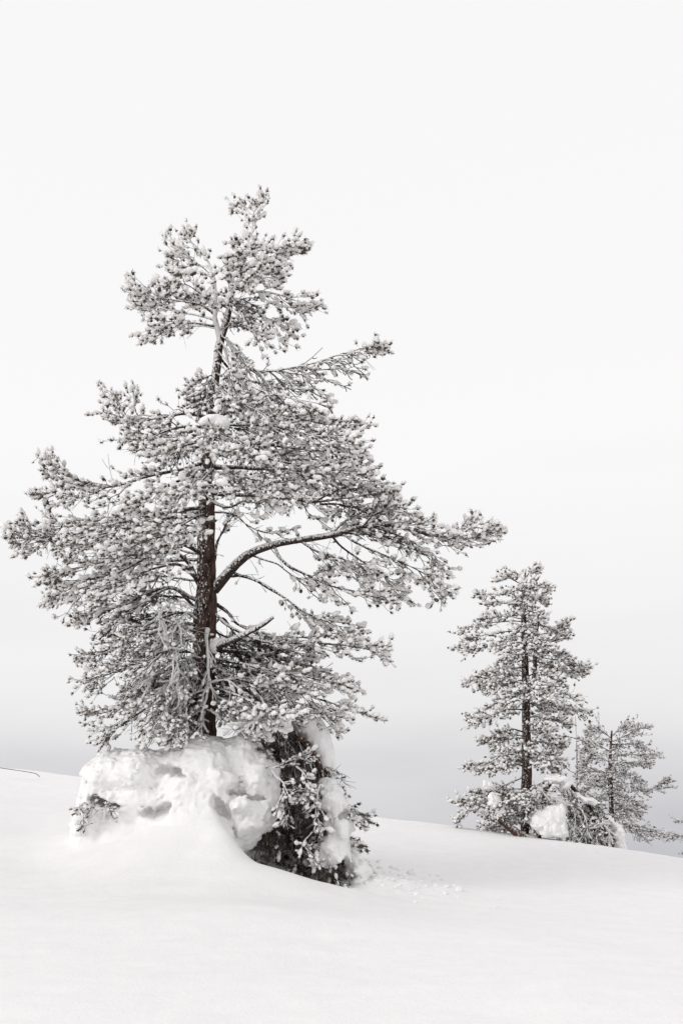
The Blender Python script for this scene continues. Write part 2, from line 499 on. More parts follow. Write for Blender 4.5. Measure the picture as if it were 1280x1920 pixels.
def ico(sub):
    import bmesh
    bm = bmesh.new(); bmesh.ops.create_icosphere(bm, subdivisions=sub, radius=1.0)
    bm.verts.ensure_lookup_table()
    v = np.array([x.co[:] for x in bm.verts]); f = np.array([[q.index for q in t.verts] for t in bm.faces])
    bm.free()
    return v, f
ICO2 = ico(2); ICO1 = ico(1)
LUMPS = []
for s in range(10):
    v, f = ICO2
    n = 0.28 * vnoise(v * 1.7 + s * 5.3, s) + 0.20 * vnoise(v * 3.6 + s * 3.1, s + 50)
    LUMPS.append(v * (1 + n[:, None]))
LUMPS = np.array(LUMPS)
LUMPS1 = []
for s in range(10):
    v, f = ICO1
    LUMPS1.append(v * (1 + 0.35 * vnoise(v * 2.1 + s * 5.3, s)[:, None]))
LUMPS1 = np.array(LUMPS1)

def basis(ax, rng):
    ref = nrm(rng.normal(size=ax.shape))
    u = nrm(np.cross(ax, ref)); w = np.cross(ax, u)
    return u, w

WIND = nrm(np.array([-0.40, -0.45, 0.80]))      # where the rime grew from

def lumps_at(pos, ax, rad, length, rng, lo=False):
    """rime lumps: pos (n,3), axis, radius, length factor"""
    vv, ff = (LUMPS1, ICO1[1]) if lo else (LUMPS, ICO2[1])
    n = len(pos); u, w = basis(ax, rng)
    B = vv[rng.integers(0, len(vv), n)]
    V = pos[:, None] + rad[:, None, None] * (B[:, :, 0:1] * u[:, None] + B[:, :, 1:2] * w[:, None] + B[:, :, 2:3] * ax[:, None] * length[:, None, None])
    m = B.shape[1]
    F = (ff[None] + (np.arange(n) * m)[:, None, None]).reshape(-1, 3)
    return V.reshape(-1, 3), F

def needles_at(pos, ax, L, cnt, rng, width=0.0022, back=0.35):
    n = len(pos)
    pos = np.repeat(pos, cnt, 0); axr = np.repeat(ax, cnt, 0); Lr = np.repeat(L, cnt)
    d = nrm(axr * rng.uniform(-back, 0.9, (len(pos), 1)) + nrm(rng.normal(size=pos.shape)) * 0.85 - np.array([0, 0, 0.18]))
    base = pos - axr * (Lr * rng.uniform(0.0, 0.9, len(pos)))[:, None]
    side = nrm(np.cross(d, rng.normal(size=d.shape))) * (width * (0.6 + 0.8 * rng.random((len(d), 1))))
    tip = base + d * (Lr * rng.uniform(0.75, 1.15, len(pos)))[:, None]
    V = np.stack([base - side, base + side, tip + side * .35, tip - side * .35], 1).reshape(-1, 3)
    F = np.arange(len(base) * 4).reshape(-1, 4)
    return V, F

class Pine:
    def __init__(self, name, base, label, cat, Y, seed, tuft=0.036, lo=False, rime=1.0, group=None, dens=1.0):
        self.e = thing(name, tuple(base), label, cat, group)
        self.Y = Y; self.rng = np.random.default_rng(seed); self.tuft = tuft; self.lo = lo; self.rime = rime; self.dens = dens
        self.ntuft = 0; self.trim = 0.11 if not lo else 0.08
    def trunk(self, path, radii_px, sides=20, rings=120, mat=None, name='trunk', relief=0.10):
        pts = [P(p[0], p[1], self.Y + (p[2] if len(p) > 2 else 0)) for p in path]
        m = mpp(path[0][0], path[0][1], self.Y)
        return trunk_mesh(name, pts, [r * m for r in radii_px], sides, rings, mat or M_BARK, self.e, relief)
    def limb(self, path, r0=5.0, Lm=80.0, n=12, t0=0.25, droop=0.25, spread=(25, 62), up=0.12, rime=None, tert=1.0, tip=True, coat=0.0, vert=0.22, leaf=1.0, mat=None, hang=0.0, tsize=1.0, prof='fan', nd=1.0, tl_=1.0, bare=0.5, dark=False):
        """path: (px, py, depth offset in m); Lm: longest side spray in px"""
        rng = self.rng
        rime = self.rime if rime is None else rime
        pts = np.array([P(x, y, self.Y + d) for x, y, d in path])
        m = mpp(path[0][0], path[0][1], self.Y)
        sg = pts[-1] - pts[-2]; ln = np.linalg.norm(sg)
        if leaf > 0.4 and ln > 0.12: pts[-1] -= sg / ln * min(self.trim * min(1.0, Lm / 45), ln * .6)
        K = 22
        c = catmull(pts, K)
        c[2:] += 0.012 * fbm(c[2:] * 3.0 + rng.random() * 50, 2, 5)[:, None] * np.array([1, 1, 1]) * 1.5
        r0 = r0 * (0.72 if r0 < 10 else 0.86)
        r = (r0 * m) * (1 - 0.82 * np.linspace(0, 1, K) ** 0.8)
        V, Q = tubes(c[None], r[None], 8)
        V = V + nrm(V - np.repeat(c, 8, 0)) * (np.repeat(r, 8) * (0.8 if mat is M_RIME2 else 0.22) * fbm(V * (42 if mat is M_RIME2 else 22), 2, 88))[:, None]
        br = mesh_from('branch', V, Q, mat or M_LIMB, parent=self.e)
        Lm = Lm * m
        n = max(2, int(n * self.dens))
        sec = []; ter = []; tuf = []
        length = np.linalg.norm(np.diff(c, axis=0), axis=1).sum()
        KS = 6; KT = 4
        su = np.linspace(0, 1, KS)
        tu = np.linspace(0, 1, KT)
        for i in range(n + 1):
            last = i == n
            t = 1.0 if last else t0 + (1 - t0) * (i + rng.random() * 0.9) / n
            f = t * (K - 1); a = min(int(f), K - 2); w = f - a
            p = c[a] * (1 - w) + c[a + 1] * w
            tan = nrm(c[a + 1] - c[a])
            hz = nrm(np.cross(tan, [0, 0, 1.0]))
            vz = np.cross(hz, tan)
            side = (1 if i % 2 else -1)
            tt = (t - t0) / (1 - t0)
            if prof == 'fan': pr = 0.45 + 0.75 * math.sin(math.pi * min(1, tt * 0.9 + 0.08))
            else: pr = 1.15 - 0.7 * tt
            Ls = Lm * pr * (1 - 0.66 * tt ** 2.2) * rng.uniform(0.55, 1.1) * 0.9
            if last:
                if not tip: continue
                d = tan; Ls = Lm * 0.22
            else:
                an = math.radians(rng.uniform(*spread))
                d = nrm(tan * math.cos(an) + hz * side * math.sin(an) * rng.uniform(.5, 1) + vz * rng.normal() * vert - np.array([0, 0, hang]))
            dr = droop * rng.uniform(0.4, 1.3)
            q = p + d * (Ls * su)[:, None] + tan * (Ls * 0.30 * su ** 2)[:, None] + np.array([0, 0, 1.0]) * (Ls * (-dr * 1.25 * su ** 1.6 + (up + dr * 0.45) * su ** 3))[:, None]
            jit = rng.normal(size=(KS, 3)) * Ls * 0.035; jit[0] = 0
            q = q + jit
            sec.append((q, Ls))
            mt = max(2, int(round(Ls / 0.056 * tert)))
            for j in range(mt + 1):
                tl = j == mt
                s = 1.0 if tl else 0.18 + 0.8 * (j + rng.random() * .8) / mt
                g = s * (KS - 1); b = min(int(g), KS - 2); ww = g - b
                pp = q[b] * (1 - ww) + q[b + 1] * ww
                t2 = nrm(q[b + 1] - q[b])
                h2 = nrm(np.cross(t2, [0, 0, 1.0]) + rng.normal(size=3) * 0.35)
                sd = 1 if j % 2 else -1
                an2 = math.radians(rng.uniform(18, 52))
                d2 = t2 if tl else nrm(t2 * math.cos(an2) + h2 * sd * math.sin(an2) + rng.normal(size=3) * 0.16)
                L2 = (0.05 if tl else rng.uniform(0.07, 0.27) * tl_) * (0.6 + 0.4 * min(1.0, Ls / 0.5))
                dr2 = droop * rng.uniform(0.0, 1.2)
                qq = pp + d2 * (L2 * tu)[:, None] + np.array([0, 0, 1.0]) * (L2 * (-dr2 * tu ** 1.5 + (up + dr2 * .5) * tu ** 3))[:, None] + (rng.normal(size=3) * L2 * 0.10) * (tu * (1 - tu) * 3)[:, None]
                ter.append(qq)
                if rng.random() < leaf:
                    e = nrm(qq[-1] - qq[-2])
                    tuf.append((qq[-1], e, np.clip(rng.lognormal(-0.05, 0.22), .6, 1.4) * tsize))
                    if L2 > 0.13 and rng.random() < 0.45 * leaf:
                        tuf.append((qq[2], e, rng.uniform(0.55, 0.95) * tsize))
        for i in range(int(n * bare)):          # bare, rimed shoots along the inner limb
            t = rng.uniform(0.06, 0.85); f = t * (K - 1); a = min(int(f), K - 2)
            p = c[a]; tan = nrm(c[a + 1] - c[a]); hz = nrm(np.cross(tan, [0, 0, 1.0]))
            L2 = Lm * rng.uniform(.25, .7)
            d2 = nrm(tan * rng.uniform(.2, 1) + hz * rng.normal() * .6 + np.array([0, 0, rng.normal() * .45 - .25]))
            cv = rng.normal(size=3) * .35 + np.array([0, 0, -.15])
            ter.append(p + d2 * (L2 * tu)[:, None] + cv * (L2 * tu ** 2)[:, None])
            if rng.random() < .25 * leaf: tuf.append((ter[-1][-1], nrm(ter[-1][-1] - ter[-1][-2]), rng.uniform(.6, .9) * tsize))
            q0 = ter[-1][2]; d3 = nrm(d2 + rng.normal(size=3) * .6)
            ter.append(q0 + d3 * (L2 * .5 * tu)[:, None] + cv * (L2 * .3 * tu ** 2)[:, None])
        S = np.array([s[0] for s in sec]); SL = np.array([s[1] for s in sec])
        rS = (0.0042 + 0.006 * np.clip(SL / 0.6, 0, 1))[:, None] * (1 - 0.6 * su)[None] * (1 + coat)
        V1, Q1 = tubes(S, rS, 5)
        T = np.array(ter)
        rT = np.full((len(T), KT), 0.0036) * (1 - 0.3 * tu)[None] * (1 + coat * 1.6)
        V2, Q2 = tubes(T, rT, 3)
        tw_mat = M_RIME2 if coat > 1.2 else (M_TWIGD if dark else M_TWIG)
        mesh_from('twigs', np.vstack([V1, V2]), [Q1, Q2 + len(V1)], tw_mat, parent=br, props={'kind': 'stuff'})
        if tuf:
            pos = np.array([x[0] for x in tuf]); ax = np.array([x[1] for x in tuf]); sz = np.array([x[2] for x in tuf]) * self.tuft
            self.ntuft += len(pos); rime = min(rime, .93)
            Vn, Fn = needles_at(pos + ax * sz[:, None] * 0.3, ax, sz * (1.2 if rime > .2 else 1.7), int((10 if self.lo else 16) * nd * (1 if rime > .2 else 1.8)), rng, width=0.0036 if self.lo else 0.0030)
            Vc, Fc = lumps_at(pos - WIND * (sz * 0.20)[:, None] - ax * (sz * 0.42)[:, None], ax, sz * rng.uniform(.36, .6, len(sz)) * (1 if rime > .2 else .7), rng.uniform(.9, 1.5, len(sz)), rng, True)
            mesh_from('needles', np.vstack([Vn, Vc]), [Fn, Fc + len(Vn)], M_NEEDLE, smooth_shade=False, parent=br, props={'kind': 'stuff'})
            keep = rng.random(len(pos)) < np.clip(rime, 0, 1)
            if keep.any():
                p2, a2, s2 = pos[keep], ax[keep], sz[keep]
                off = WIND * (s2 * 0.42)[:, None]
                rr_ = s2 * rng.uniform(0.46, 0.86, len(s2)) * 0.92; le_ = rng.uniform(1.1, 2.3, len(s2))
                big_ = (rr_ > np.quantile(rr_, .60)) & (not self.lo)       # the larger lumps get the finer shape
                Va, Fa = lumps_at(p2[big_] + off[big_], a2[big_], rr_[big_], le_[big_], rng)
                Vb, Fb = lumps_at(p2[~big_] + off[~big_], a2[~big_], rr_[~big_], le_[~big_], rng, True)
                VV, FF = np.vstack([Va, Vb]), np.vstack([Fa, Fb + len(Va)])
                # a second smaller lump behind the first
                k2 = rng.random(len(p2)) < 0.6
                VB, FB = lumps_at(p2[k2] - a2[k2] * s2[k2][:, None] * rng.uniform(.9, 1.5, (k2.sum(), 1)) + WIND * (s2[k2] * .25)[:, None] + rng.normal(size=(k2.sum(), 3)) * (s2[k2] * .3)[:, None], a2[k2], s2[k2] * rng.uniform(.38, .7, k2.sum()), rng.uniform(1, 1.9, k2.sum()), rng, True)
                VN, FN = needles_at(p2 + off * 1.3 + a2 * s2[:, None] * .35, a2, s2 * 1.05, 5 if self.lo else 9, rng, width=0.0045, back=0.6)
                mesh_from('rime', np.vstack([VV, VB, VN]), [np.vstack([FF, FB + len(VV)]), FN + len(VV) + len(VB)], M_RIME, parent=br, props={'kind': 'stuff'})
        return br

# ------------------------------------------------------------------ the large pine
YB = 12.0
gb = ground_z(np.array([P(378, 1440, YB)[0]]), np.array([YB]))[0]
big = Pine('pine_tree', (P(378, 1440, YB)[0], YB, gb - 0.05), 'tallest pine, rime-covered and wind-shaped, rising behind the snow mound at left', 'tree', YB, 11, tuft=.032)
big.trunk([(374, 1540), (378, 1440), (379, 1340), (381, 1250), (384, 1180), (387, 1100), (387, 1000), (388, 920), (390, 850), (396, 780), (400, 740), (406, 690), (413, 640), (426, 595), (433, 555), (431, 515), (428, 482)],
          [29, 27, 26, 24, 22, 20, 17, 15, 13, 10.5, 9.5, 9, 8.5, 7, 5.5, 4.5, 3.5], rings=200, sides=28)
# leader and second stem
big.limb([(432, 545, 0), (443, 500, 0), (458, 474, 0), (471, 448, 0.05), (476, 415, 0.05), (478, 392, 0), (485, 376, 0)], r0=5, Lm=32, n=15, t0=0.35, droop=0.05, up=0.2, spread=(30, 80), vert=0.6, mat=M_BARKR)
big.limb([(413, 640, 0), (404, 600, -.05), (403, 560, -.1), (400, 522, -.1), (386, 482, -.1), (362, 455, -.1), (350, 440, -.1)], r0=8, Lm=30, n=9, t0=0.62, droop=0.1, up=0.2, spread=(30, 80), vert=0.5, mat=M_BARKR)
T = big.limb
big.tuft = 0.036
# --- crown top 
T([(479, 396, 0), (462, 388, 0), (443, 381, 0)], r0=1.6, Lm=16, n=4, t0=.5, vert=.5)
T([(480, 392, 0), (484, 382, 0), (490, 372, 0)], r0=1.6, Lm=14, n=3, t0=.4, vert=.5)
T([(462, 472, 0), (500, 466, -.1), (535, 462, -.1), (574, 456, -.1)], r0=3, Lm=46, n=12, t0=.15, droop=.2, vert=.3)
T([(460, 476, 0), (495, 482, .3), (540, 476, .4)], r0=3, Lm=44, n=10, t0=.15, droop=.25)
T([(462, 480, 0), (455, 470, -.5), (480, 455, -.9)], r0=3, Lm=36, n=8, t0=.2)
T([(435, 530, 0), (470, 520, -.3), (520, 505, -.5)], r0=4, Lm=50, n=10, t0=.2, droop=.2)
T([(434, 540, 0), (480, 545, 0), (520, 552, -.1), (556, 565, -.1), (582, 572, -.1)], r0=4, Lm=58, n=12, t0=.2, droop=.35)
T([(433, 560, 0), (470, 580, .2), (510, 600, .3), (548, 606, .3)], r0=3.5, Lm=52, n=9, t0=.25, droop=.45)
T([(430, 575, 0), (455, 600, -.2), (480, 622, -.3), (500, 634, -.3)], r0=3.2, Lm=42, n=7, t0=.35, droop=.5)
T([(432, 530, 0), (450, 530, .6), (490, 522, 1.0), (520, 530, 1.1)], r0=3.5, Lm=50, n=9, t0=.3)
T([(402, 545, -.1), (390, 510, -.2), (360, 485, -.3), (315, 478, -.3)], r0=3.5, Lm=42, n=9, t0=.4, droop=.1, up=.25)
T([(400, 525, -.1), (385, 500, .2), (350, 500, .4), (325, 515, .5)], r0=3, Lm=36, n=7, t0=.4)
T([(404, 590, 0), (370, 570, -.2), (310, 560, -.3), (250, 545, -.3)], r0=4.5, Lm=62, n=14, t0=.25, droop=.15, up=.25)
T([(406, 600, 0), (360, 590, .2), (310, 580, .3), (262, 575, .3)], r0=4, Lm=56, n=10, t0=.3, droop=.25)
T([(408, 612, 0), (370, 606, -.2), (325, 606, -.4), (290, 615, -.4)], r0=4, Lm=54, n=10, t0=.3, droop=.3)
T([(408, 615, 0), (380, 612, .4), (340, 612, .6), (310, 618, .7)], r0=3, Lm=40, n=6, t0=.35, droop=.3)
T([(404, 580, 0), (385, 555, -.4), (350, 535, -.7), (330, 530, -.8)], r0=3, Lm=44, n=7, t0=.3, droop=.2)
T([(430, 500, 0), (420, 498, -.4), (415, 520, -.7)], r0=2.5, Lm=34, n=5, t0=.3)
for (a, b, d, y0) in ((445, 505, -.4, 515), (425, 565, -.4, 555), (465, 500, .4, 520), (470, 545, -.6, 535), (440, 480, -.3, 500), (380, 560, -.4, 580), (360, 570, .3, 590)):
    T([(430, y0, 0), ((430 + a) / 2, (y0 + b) / 2 - 4, d * .6), (a, b, d)], r0=2.4, Lm=30, n=7, t0=.2, droop=.2)
# --- the swept right limb
big.tuft = 0.032
T([(424, 634, 0), (446, 668, -.1), (480, 694, -.2), (530, 693, -.2), (590, 680, -.2), (650, 660, -.2), (716, 650, -.2)], r0=5, Lm=80, n=24, t0=.22, droop=.5, spread=(22, 60), hang=.45, coat=.8, leaf=.55, up=.05)
T([(640, 664, -.2), (680, 652, -.2), (712, 644, -.2)], r0=2.5, Lm=46, n=9, t0=.1, droop=.3)
T([(420, 650, 0), (436, 690, -.2), (470, 725, -.4), (540, 745, -.5), (610, 760, -.5)], r0=4, Lm=78, n=14, t0=.2, droop=.45, coat=.8, leaf=.55, hang=.25)
T([(412, 670, 0), (450, 710, .3), (520, 722, .5), (600, 725, .5)], r0=4, Lm=70, n=10, t0=.25, droop=.5, leaf=.6)
T([(405, 700, 0), (385, 708, -.1), (360, 722, -.2)], r0=2.5, Lm=28, n=5, t0=.3)
T([(402, 730, 0), (430, 745, -.5), (480, 770, -.9), (540, 785, -1.1)], r0=4, Lm=70, n=10, t0=.2, droop=.35)
T([(402, 720, 0), (410, 730, -.5), (440, 760, -.9)], r0=3, Lm=50, n=7, t0=.3, coat=.6, droop=.4)
T([(402, 735, 0), (385, 745, .3), (365, 760, .5)], r0=3, Lm=40, n=6, t0=.3, rime=.3)
# --- upper middle tier
T([(396, 785, 0), (350, 775, -.1), (300, 783, -.2), (250, 790, -.2), (225, 770, -.2), (218, 745, -.2)], r0=6, Lm=70, n=17, t0=.18, droop=.25)
T([(300, 785, 0), (265, 785, .1), (255, 765, .1), (256, 748, .1)], r0=2.5, Lm=26, n=5, t0=.4)
T([(394, 800, 0), (340, 800, -.4), (290, 815, -.7), (240, 805, -.8)], r0=5, Lm=74, n=13, t0=.2, droop=.3)
T([(393, 810, 0), (350, 820, .4), (300, 835, .6), (255, 838, .6)], r0=5, Lm=72, n=12, t0=.2, droop=.35)
T([(392, 830, 0), (370, 830, -.7), (330, 840, -1.2), (300, 850, -1.5)], r0=5, Lm=70, n=11, t0=.2, droop=.35)
T([(396, 790, 0), (440, 770, -.1), (520, 775, -.2), (600, 795, -.2), (690, 797, -.2)], r0=6, Lm=90, n=18, t0=.18, droop=.3)
T([(395, 800, 0), (450, 795, -.5), (520, 800, -.8), (600, 820, -1), (660, 815, -1)], r0=6, Lm=92, n=16, t0=.18, droop=.35)
T([(392, 820, 0), (450, 828, .3), (520, 836, .4), (600, 845, .4), (675, 850, .4)], r0=7, Lm=86, n=15, t0=.25, droop=.35)
T([(393, 812, 0), (415, 810, -.8), (450, 830, -1.4), (490, 850, -1.7)], r0=5, Lm=80, n=11, t0=.2, droop=.35)
T([(400, 760, 0), (450, 745, .5), (520, 770, .8), (600, 785, .8)], r0=5, Lm=84, n=11, t0=.25, droop=.4)
T([(395, 800, 0), (395, 790, -.8), (400, 820, -1.4), (400, 850, -1.6)], r0=4, Lm=60, n=9, t0=.3, droop=.3)
# --- middle tier
T([(390, 865, 0), (340, 880, -.1), (280, 892, -.1), (210, 912, -.1), (160, 905, -.1), (110, 880, -.1), (72, 858, -.1)], r0=6, Lm=66, n=22, t0=.2, droop=.2, up=.15, spread=(20, 55))
T([(200, 913, -.1), (160, 930, -.3), (110, 925, -.3), (70, 925, -.3)], r0=2.6, Lm=52, n=12, t0=.15, droop=.25)
T([(210, 912, -.1), (170, 905, .2), (130, 900, .3), (90, 888, .3)], r0=2.6, Lm=50, n=10, t0=.2, droop=.2)
T([(389, 890, 0), (340, 900, -.7), (290, 920, -1.1), (245, 935, -1.3)], r0=5, Lm=78, n=12, t0=.2, droop=.35)
T([(389, 890, 0), (400, 880, -1), (380, 900, -1.6), (370, 920, -1.8)], r0=5, Lm=72, n=11, t0=.2, droop=.35)
T([(389, 895, 0), (360, 905, -.8), (330, 930, -1.3)], r0=4, Lm=66, n=9, t0=.25, droop=.4)
T([(390, 860, 0), (440, 850, -.4), (520, 862, -.7), (600, 880, -.8), (690, 885, -.8)], r0=6, Lm=90, n=17, t0=.15, droop=.3)
T([(390, 875, 0), (460, 878, 0), (540, 880, 0), (620, 895, 0), (715, 905, 0)], r0=8, Lm=84, n=17, t0=.25, droop=.3)
T([(390, 880, 0), (440, 890, -.8), (500, 905, -1.3), (560, 925, -1.6)], r0=5, Lm=82, n=12, t0=.2, droop=.35)
T([(390, 855, 0), (450, 840, .5), (540, 850, .8), (640, 870, .9), (700, 878, .9)], r0=6, Lm=80, n=13, t0=.3, droop=.35)
T([(389, 925, 0), (450, 928, .1), (520, 932, .1), (590, 940, .1), (680, 930, .1), (722, 925, .1)], r0=7, Lm=72, n=14, t0=.42, droop=.35, mat=M_LIMB)
# --- broad left tier
T([(387, 950, 0), (320, 960, -.1), (240, 975, -.2), (150, 1000, -.2), (80, 1005, -.2), (22, 1003, -.2)], r0=7, Lm=84, n=24, t0=.18, droop=.2, spread=(20, 58))
T([(80, 1005, -.2), (55, 992, -.2), (42, 975, -.2)], r0=2, Lm=22, n=5, t0=.3)
T([(120, 1000, -.2), (80, 1020, -.3), (45, 1032, -.3)], r0=2, Lm=34, n=7, t0=.2)
T([(387, 960, 0), (320, 960, .4), (220, 970, .6), (130, 985, .7), (90, 975, .7)], r0=6, Lm=84, n=18, t0=.2, droop=.25)
T([(387, 975, 0), (330, 970, -.6), (260, 985, -1), (190, 1000, -1.2), (130, 1010, -1.2)], r0=6, Lm=90, n=17, t0=.18, droop=.3)
T([(387, 1000, 0), (350, 1000, -.7), (290, 1010, -1.2), (230, 1030, -1.5)], r0=5, Lm=86, n=14, t0=.2, droop=.35)
T([(387, 985, 0), (380, 965, -.9), (340, 985, -1.5), (320, 1000, -1.8)], r0=5, Lm=70, n=10, t0=.3, droop=.4)
T([(386, 1040, 0), (330, 1020, -.3), (250, 1040, -.4), (160, 1060, -.5), (90, 1075, -.5)], r0=6, Lm=90, n=18, t0=.22, droop=.3)
T([(386, 1050, 0), (330, 1050, .4), (250, 1060, .6), (160, 1085, .6), (85, 1090, .6)], r0=6, Lm=84, n=16, t0=.25, droop=.3)
T([(376, 1100, 0), (345, 1045, -.1), (300, 1035, -.2), (230, 1070, -.3), (150, 1105, -.3), (90, 1125, -.3)], r0=7, Lm=86, n=17, t0=.3, droop=.35)
T([(372, 1090, 0), (340, 1060, -.6), (290, 1065, -1), (230, 1090, -1.2), (180, 1110, -1.2)], r0=5, Lm=86, n=14, t0=.25, droop=.4)
T([(375, 1130, 0), (320, 1100, .1), (260, 1120, .2), (200, 1140, .2), (140, 1162, .2)], r0=6, Lm=72, n=13, t0=.3, droop=.4)
T([(375, 1150, 0), (330, 1105, -.2), (290, 1115, -.3), (240, 1150, -.3), (200, 1170, -.3)], r0=5, Lm=70, n=11, t0=.3, droop=.45, rime=.6)
# --- big arching right limb
T([(400, 1106, 0), (430, 1070, -.1), (465, 1040, -.15), (510, 1022, -.15), (560, 1012, -.15), (620, 1004, -.15), (680, 988, -.15), (740, 985, -.15), (810, 1005, -.15), (870, 1010, -.15), (925, 998, -.15)], r0=12.5, Lm=78, n=26, t0=.52, droop=.3, spread=(20, 60), mat=M_LIMB)
T([(680, 988, -.15), (700, 965, -.2), (740, 955, -.2), (790, 980, -.2)], r0=4, Lm=56, n=12, t0=.1, droop=.25)
T([(620, 1003, -.15), (650, 975, .2), (700, 950, .3), (735, 945, .3)], r0=4, Lm=60, n=11, t0=.1, droop=.25)
T([(840, 1008, -.15), (870, 990, -.2), (905, 990, -.2), (945, 993, -.2)], r0=2.5, Lm=36, n=9, t0=.1, droop=.15)
T([(830, 1008, -.15), (860, 1000, -.1), (875, 985, -.1), (880, 978, -.1)], r0=2, Lm=22, n=5, t0=.4)
T([(640, 1000, -.15), (690, 1030, -.2), (750, 1055, -.2), (800, 1080, -.2), (840, 1108, -.2)], r0=3.6, Lm=66, n=12, t0=.2, droop=.45, hang=.15)
T([(620, 1004, -.15), (660, 1040, .1), (710, 1075, .2), (750, 1095, .2)], r0=3.6, Lm=66, n=10, t0=.2, droop=.4)
T([(560, 1012, -.15), (600, 1035, -.2), (650, 1050, -.3), (700, 1062, -.3)], r0=4, Lm=70, n=12, t0=.15, droop=.4)
T([(700, 988, -.15), (760, 1010, .1), (800, 1035, .2), (830, 1062, .2)], r0=3, Lm=58, n=9, t0=.2, droop=.5, hang=.2)
T([(510, 1022, -.15), (550, 1065, -.3), (610, 1092, -.4), (670, 1110, -.4), (740, 1130, -.4)], r0=4.5, Lm=64, n=12, t0=.3, droop=.35)
T([(470, 1040, -.15), (520, 1060, -.2), (560, 1085, -.2), (620, 1070, -.2)], r0=3, Lm=52, n=7, t0=.4, droop=.3)
T([(440, 1075, 0), (500, 1100, -.2), (560, 1140, -.3), (620, 1170, -.3), (688, 1180, -.3)], r0=4.5, Lm=58, n=10, t0=.45, droop=.35)
T([(430, 1080, 0), (470, 1085, .2), (530, 1120, .4), (570, 1150, .4), (640, 1160, .4)], r0=4, Lm=50, n=7, t0=.5, droop=.3)
# limbs left bare against the sky, right of the trunk
T([(400, 960, 0), (440, 965, -.1), (470, 985, -.1), (510, 1000, -.1), (560, 990, -.1)], r0=3.5, Lm=48, n=7, t0=.4, droop=.2, leaf=.6)
T([(400, 1060, 0), (406, 1020, .1), (422, 990, .1), (432, 968, .1)], r0=5, Lm=44, n=6, t0=.45, droop=.2, leaf=.4)
T([(398, 940, 0), (430, 950, -.6), (470, 935, -1), (520, 950, -1.2)], r0=5, Lm=66, n=9, t0=.3, droop=.4)
T([(388, 900, 0), (430, 905, .6), (500, 905, 1.0), (600, 915, 1.1)], r0=5, Lm=76, n=11, t0=.3, droop=.35)
# --- lower right
T([(402, 1130, 0), (430, 1150, .1), (450, 1170, .1), (490, 1190, .1), (560, 1195, .1), (660, 1185, .1)], r0=6, Lm=60, n=12, t0=.35, droop=.3)
T([(402, 1150, 0), (440, 1180, -.2), (500, 1205, -.3), (600, 1205, -.3), (680, 1215, -.3), (728, 1232, -.3)], r0=5, Lm=62, n=15, t0=.3, droop=.3)
T([(400, 1170, 0), (420, 1160, .2), (450, 1200, .3), (520, 1215, .4), (600, 1230, .4)], r0=4, Lm=66, n=10, t0=.35, droop=.35, rime=.6)
T([(396, 1215, 0), (450, 1220, .2), (520, 1235, .3), (600, 1255, .3), (678, 1290, .3)], r0=5, Lm=70, n=14, t0=.2, droop=.35)
T([(398, 1235, 0), (450, 1245, -.3), (520, 1260, -.5), (600, 1275, -.5), (650, 1290, -.5)], r0=5, Lm=72, n=14, t0=.2, droop=.35)
T([(400, 1260, 0), (460, 1275, -.3), (540, 1290, -.4), (620, 1318, -.4), (712, 1348, -.4)], r0=6, Lm=72, n=17, t0=.2, droop=.35)
T([(400, 1275, 0), (450, 1290, .3), (520, 1310, .4), (590, 1330, .4), (640, 1370, .4)], r0=5, Lm=72, n=14, t0=.2, droop=.4)
T([(398, 1290, 0), (440, 1300, -.6), (500, 1325, -.9), (560, 1345, -1)], r0=5, Lm=70, n=13, t0=.15, droop=.35)
T([(398, 1300, 0), (430, 1315, -.5), (470, 1345, -.8), (520, 1365, -.9)], r0=4, Lm=60, n=11, t0=.15, droop=.3)
T([(396, 1330, 0), (420, 1350, -.4), (460, 1370, -.6), (490, 1378, -.6)], r0=4, Lm=44, n=9, t0=.15, droop=.2)
# --- lower left, finer and partly bare
T([(372, 1185, 0), (320, 1175, .1), (260, 1200, .2), (200, 1220, .2), (150, 1235, .2)], r0=5, Lm=70, n=16, t0=.3, droop=.3, tsize=.75, tert=1.15)
T([(368, 1220, 0), (310, 1225, -.2), (250, 1245, -.3), (200, 1265, -.3), (165, 1275, -.3)], r0=5, Lm=66, n=14, t0=.25, droop=.3, tsize=.75, tert=1.15)
T([(366, 1250, 0), (310, 1270, 0), (250, 1310, 0), (200, 1335, 0), (150, 1340, 0)], r0=5, Lm=58, n=14, t0=.25, droop=.2, tsize=.8)
T([(364, 1270, 0), (320, 1290, -.3), (270, 1330, -.4), (220, 1365, -.4), (190, 1388, -.4)], r0=5, Lm=60, n=13, t0=.25, droop=.25, tsize=.8)
T([(366, 1290, 0), (330, 1310, -.4), (300, 1345, -.6), (265, 1375, -.7)], r0=5, Lm=58, n=12, t0=.2, droop=.3, tsize=.8)
T([(372, 1200, 0), (340, 1205, -.5), (290, 1235, -.8), (240, 1260, -.9)], r0=5, Lm=66, n=13, t0=.2, droop=.45, tsize=.8, coat=.8)
T([(372, 1160, 0), (330, 1150, -.4), (280, 1170, -.6), (230, 1200, -.7)], r0=5, Lm=66, n=12, t0=.25, droop=.45, tsize=.8)
T([(366, 1310, 0), (350, 1330, -.4), (335, 1360, -.6), (320, 1385, -.6)], r0=4, Lm=46, n=9, t0=.2, droop=.2)
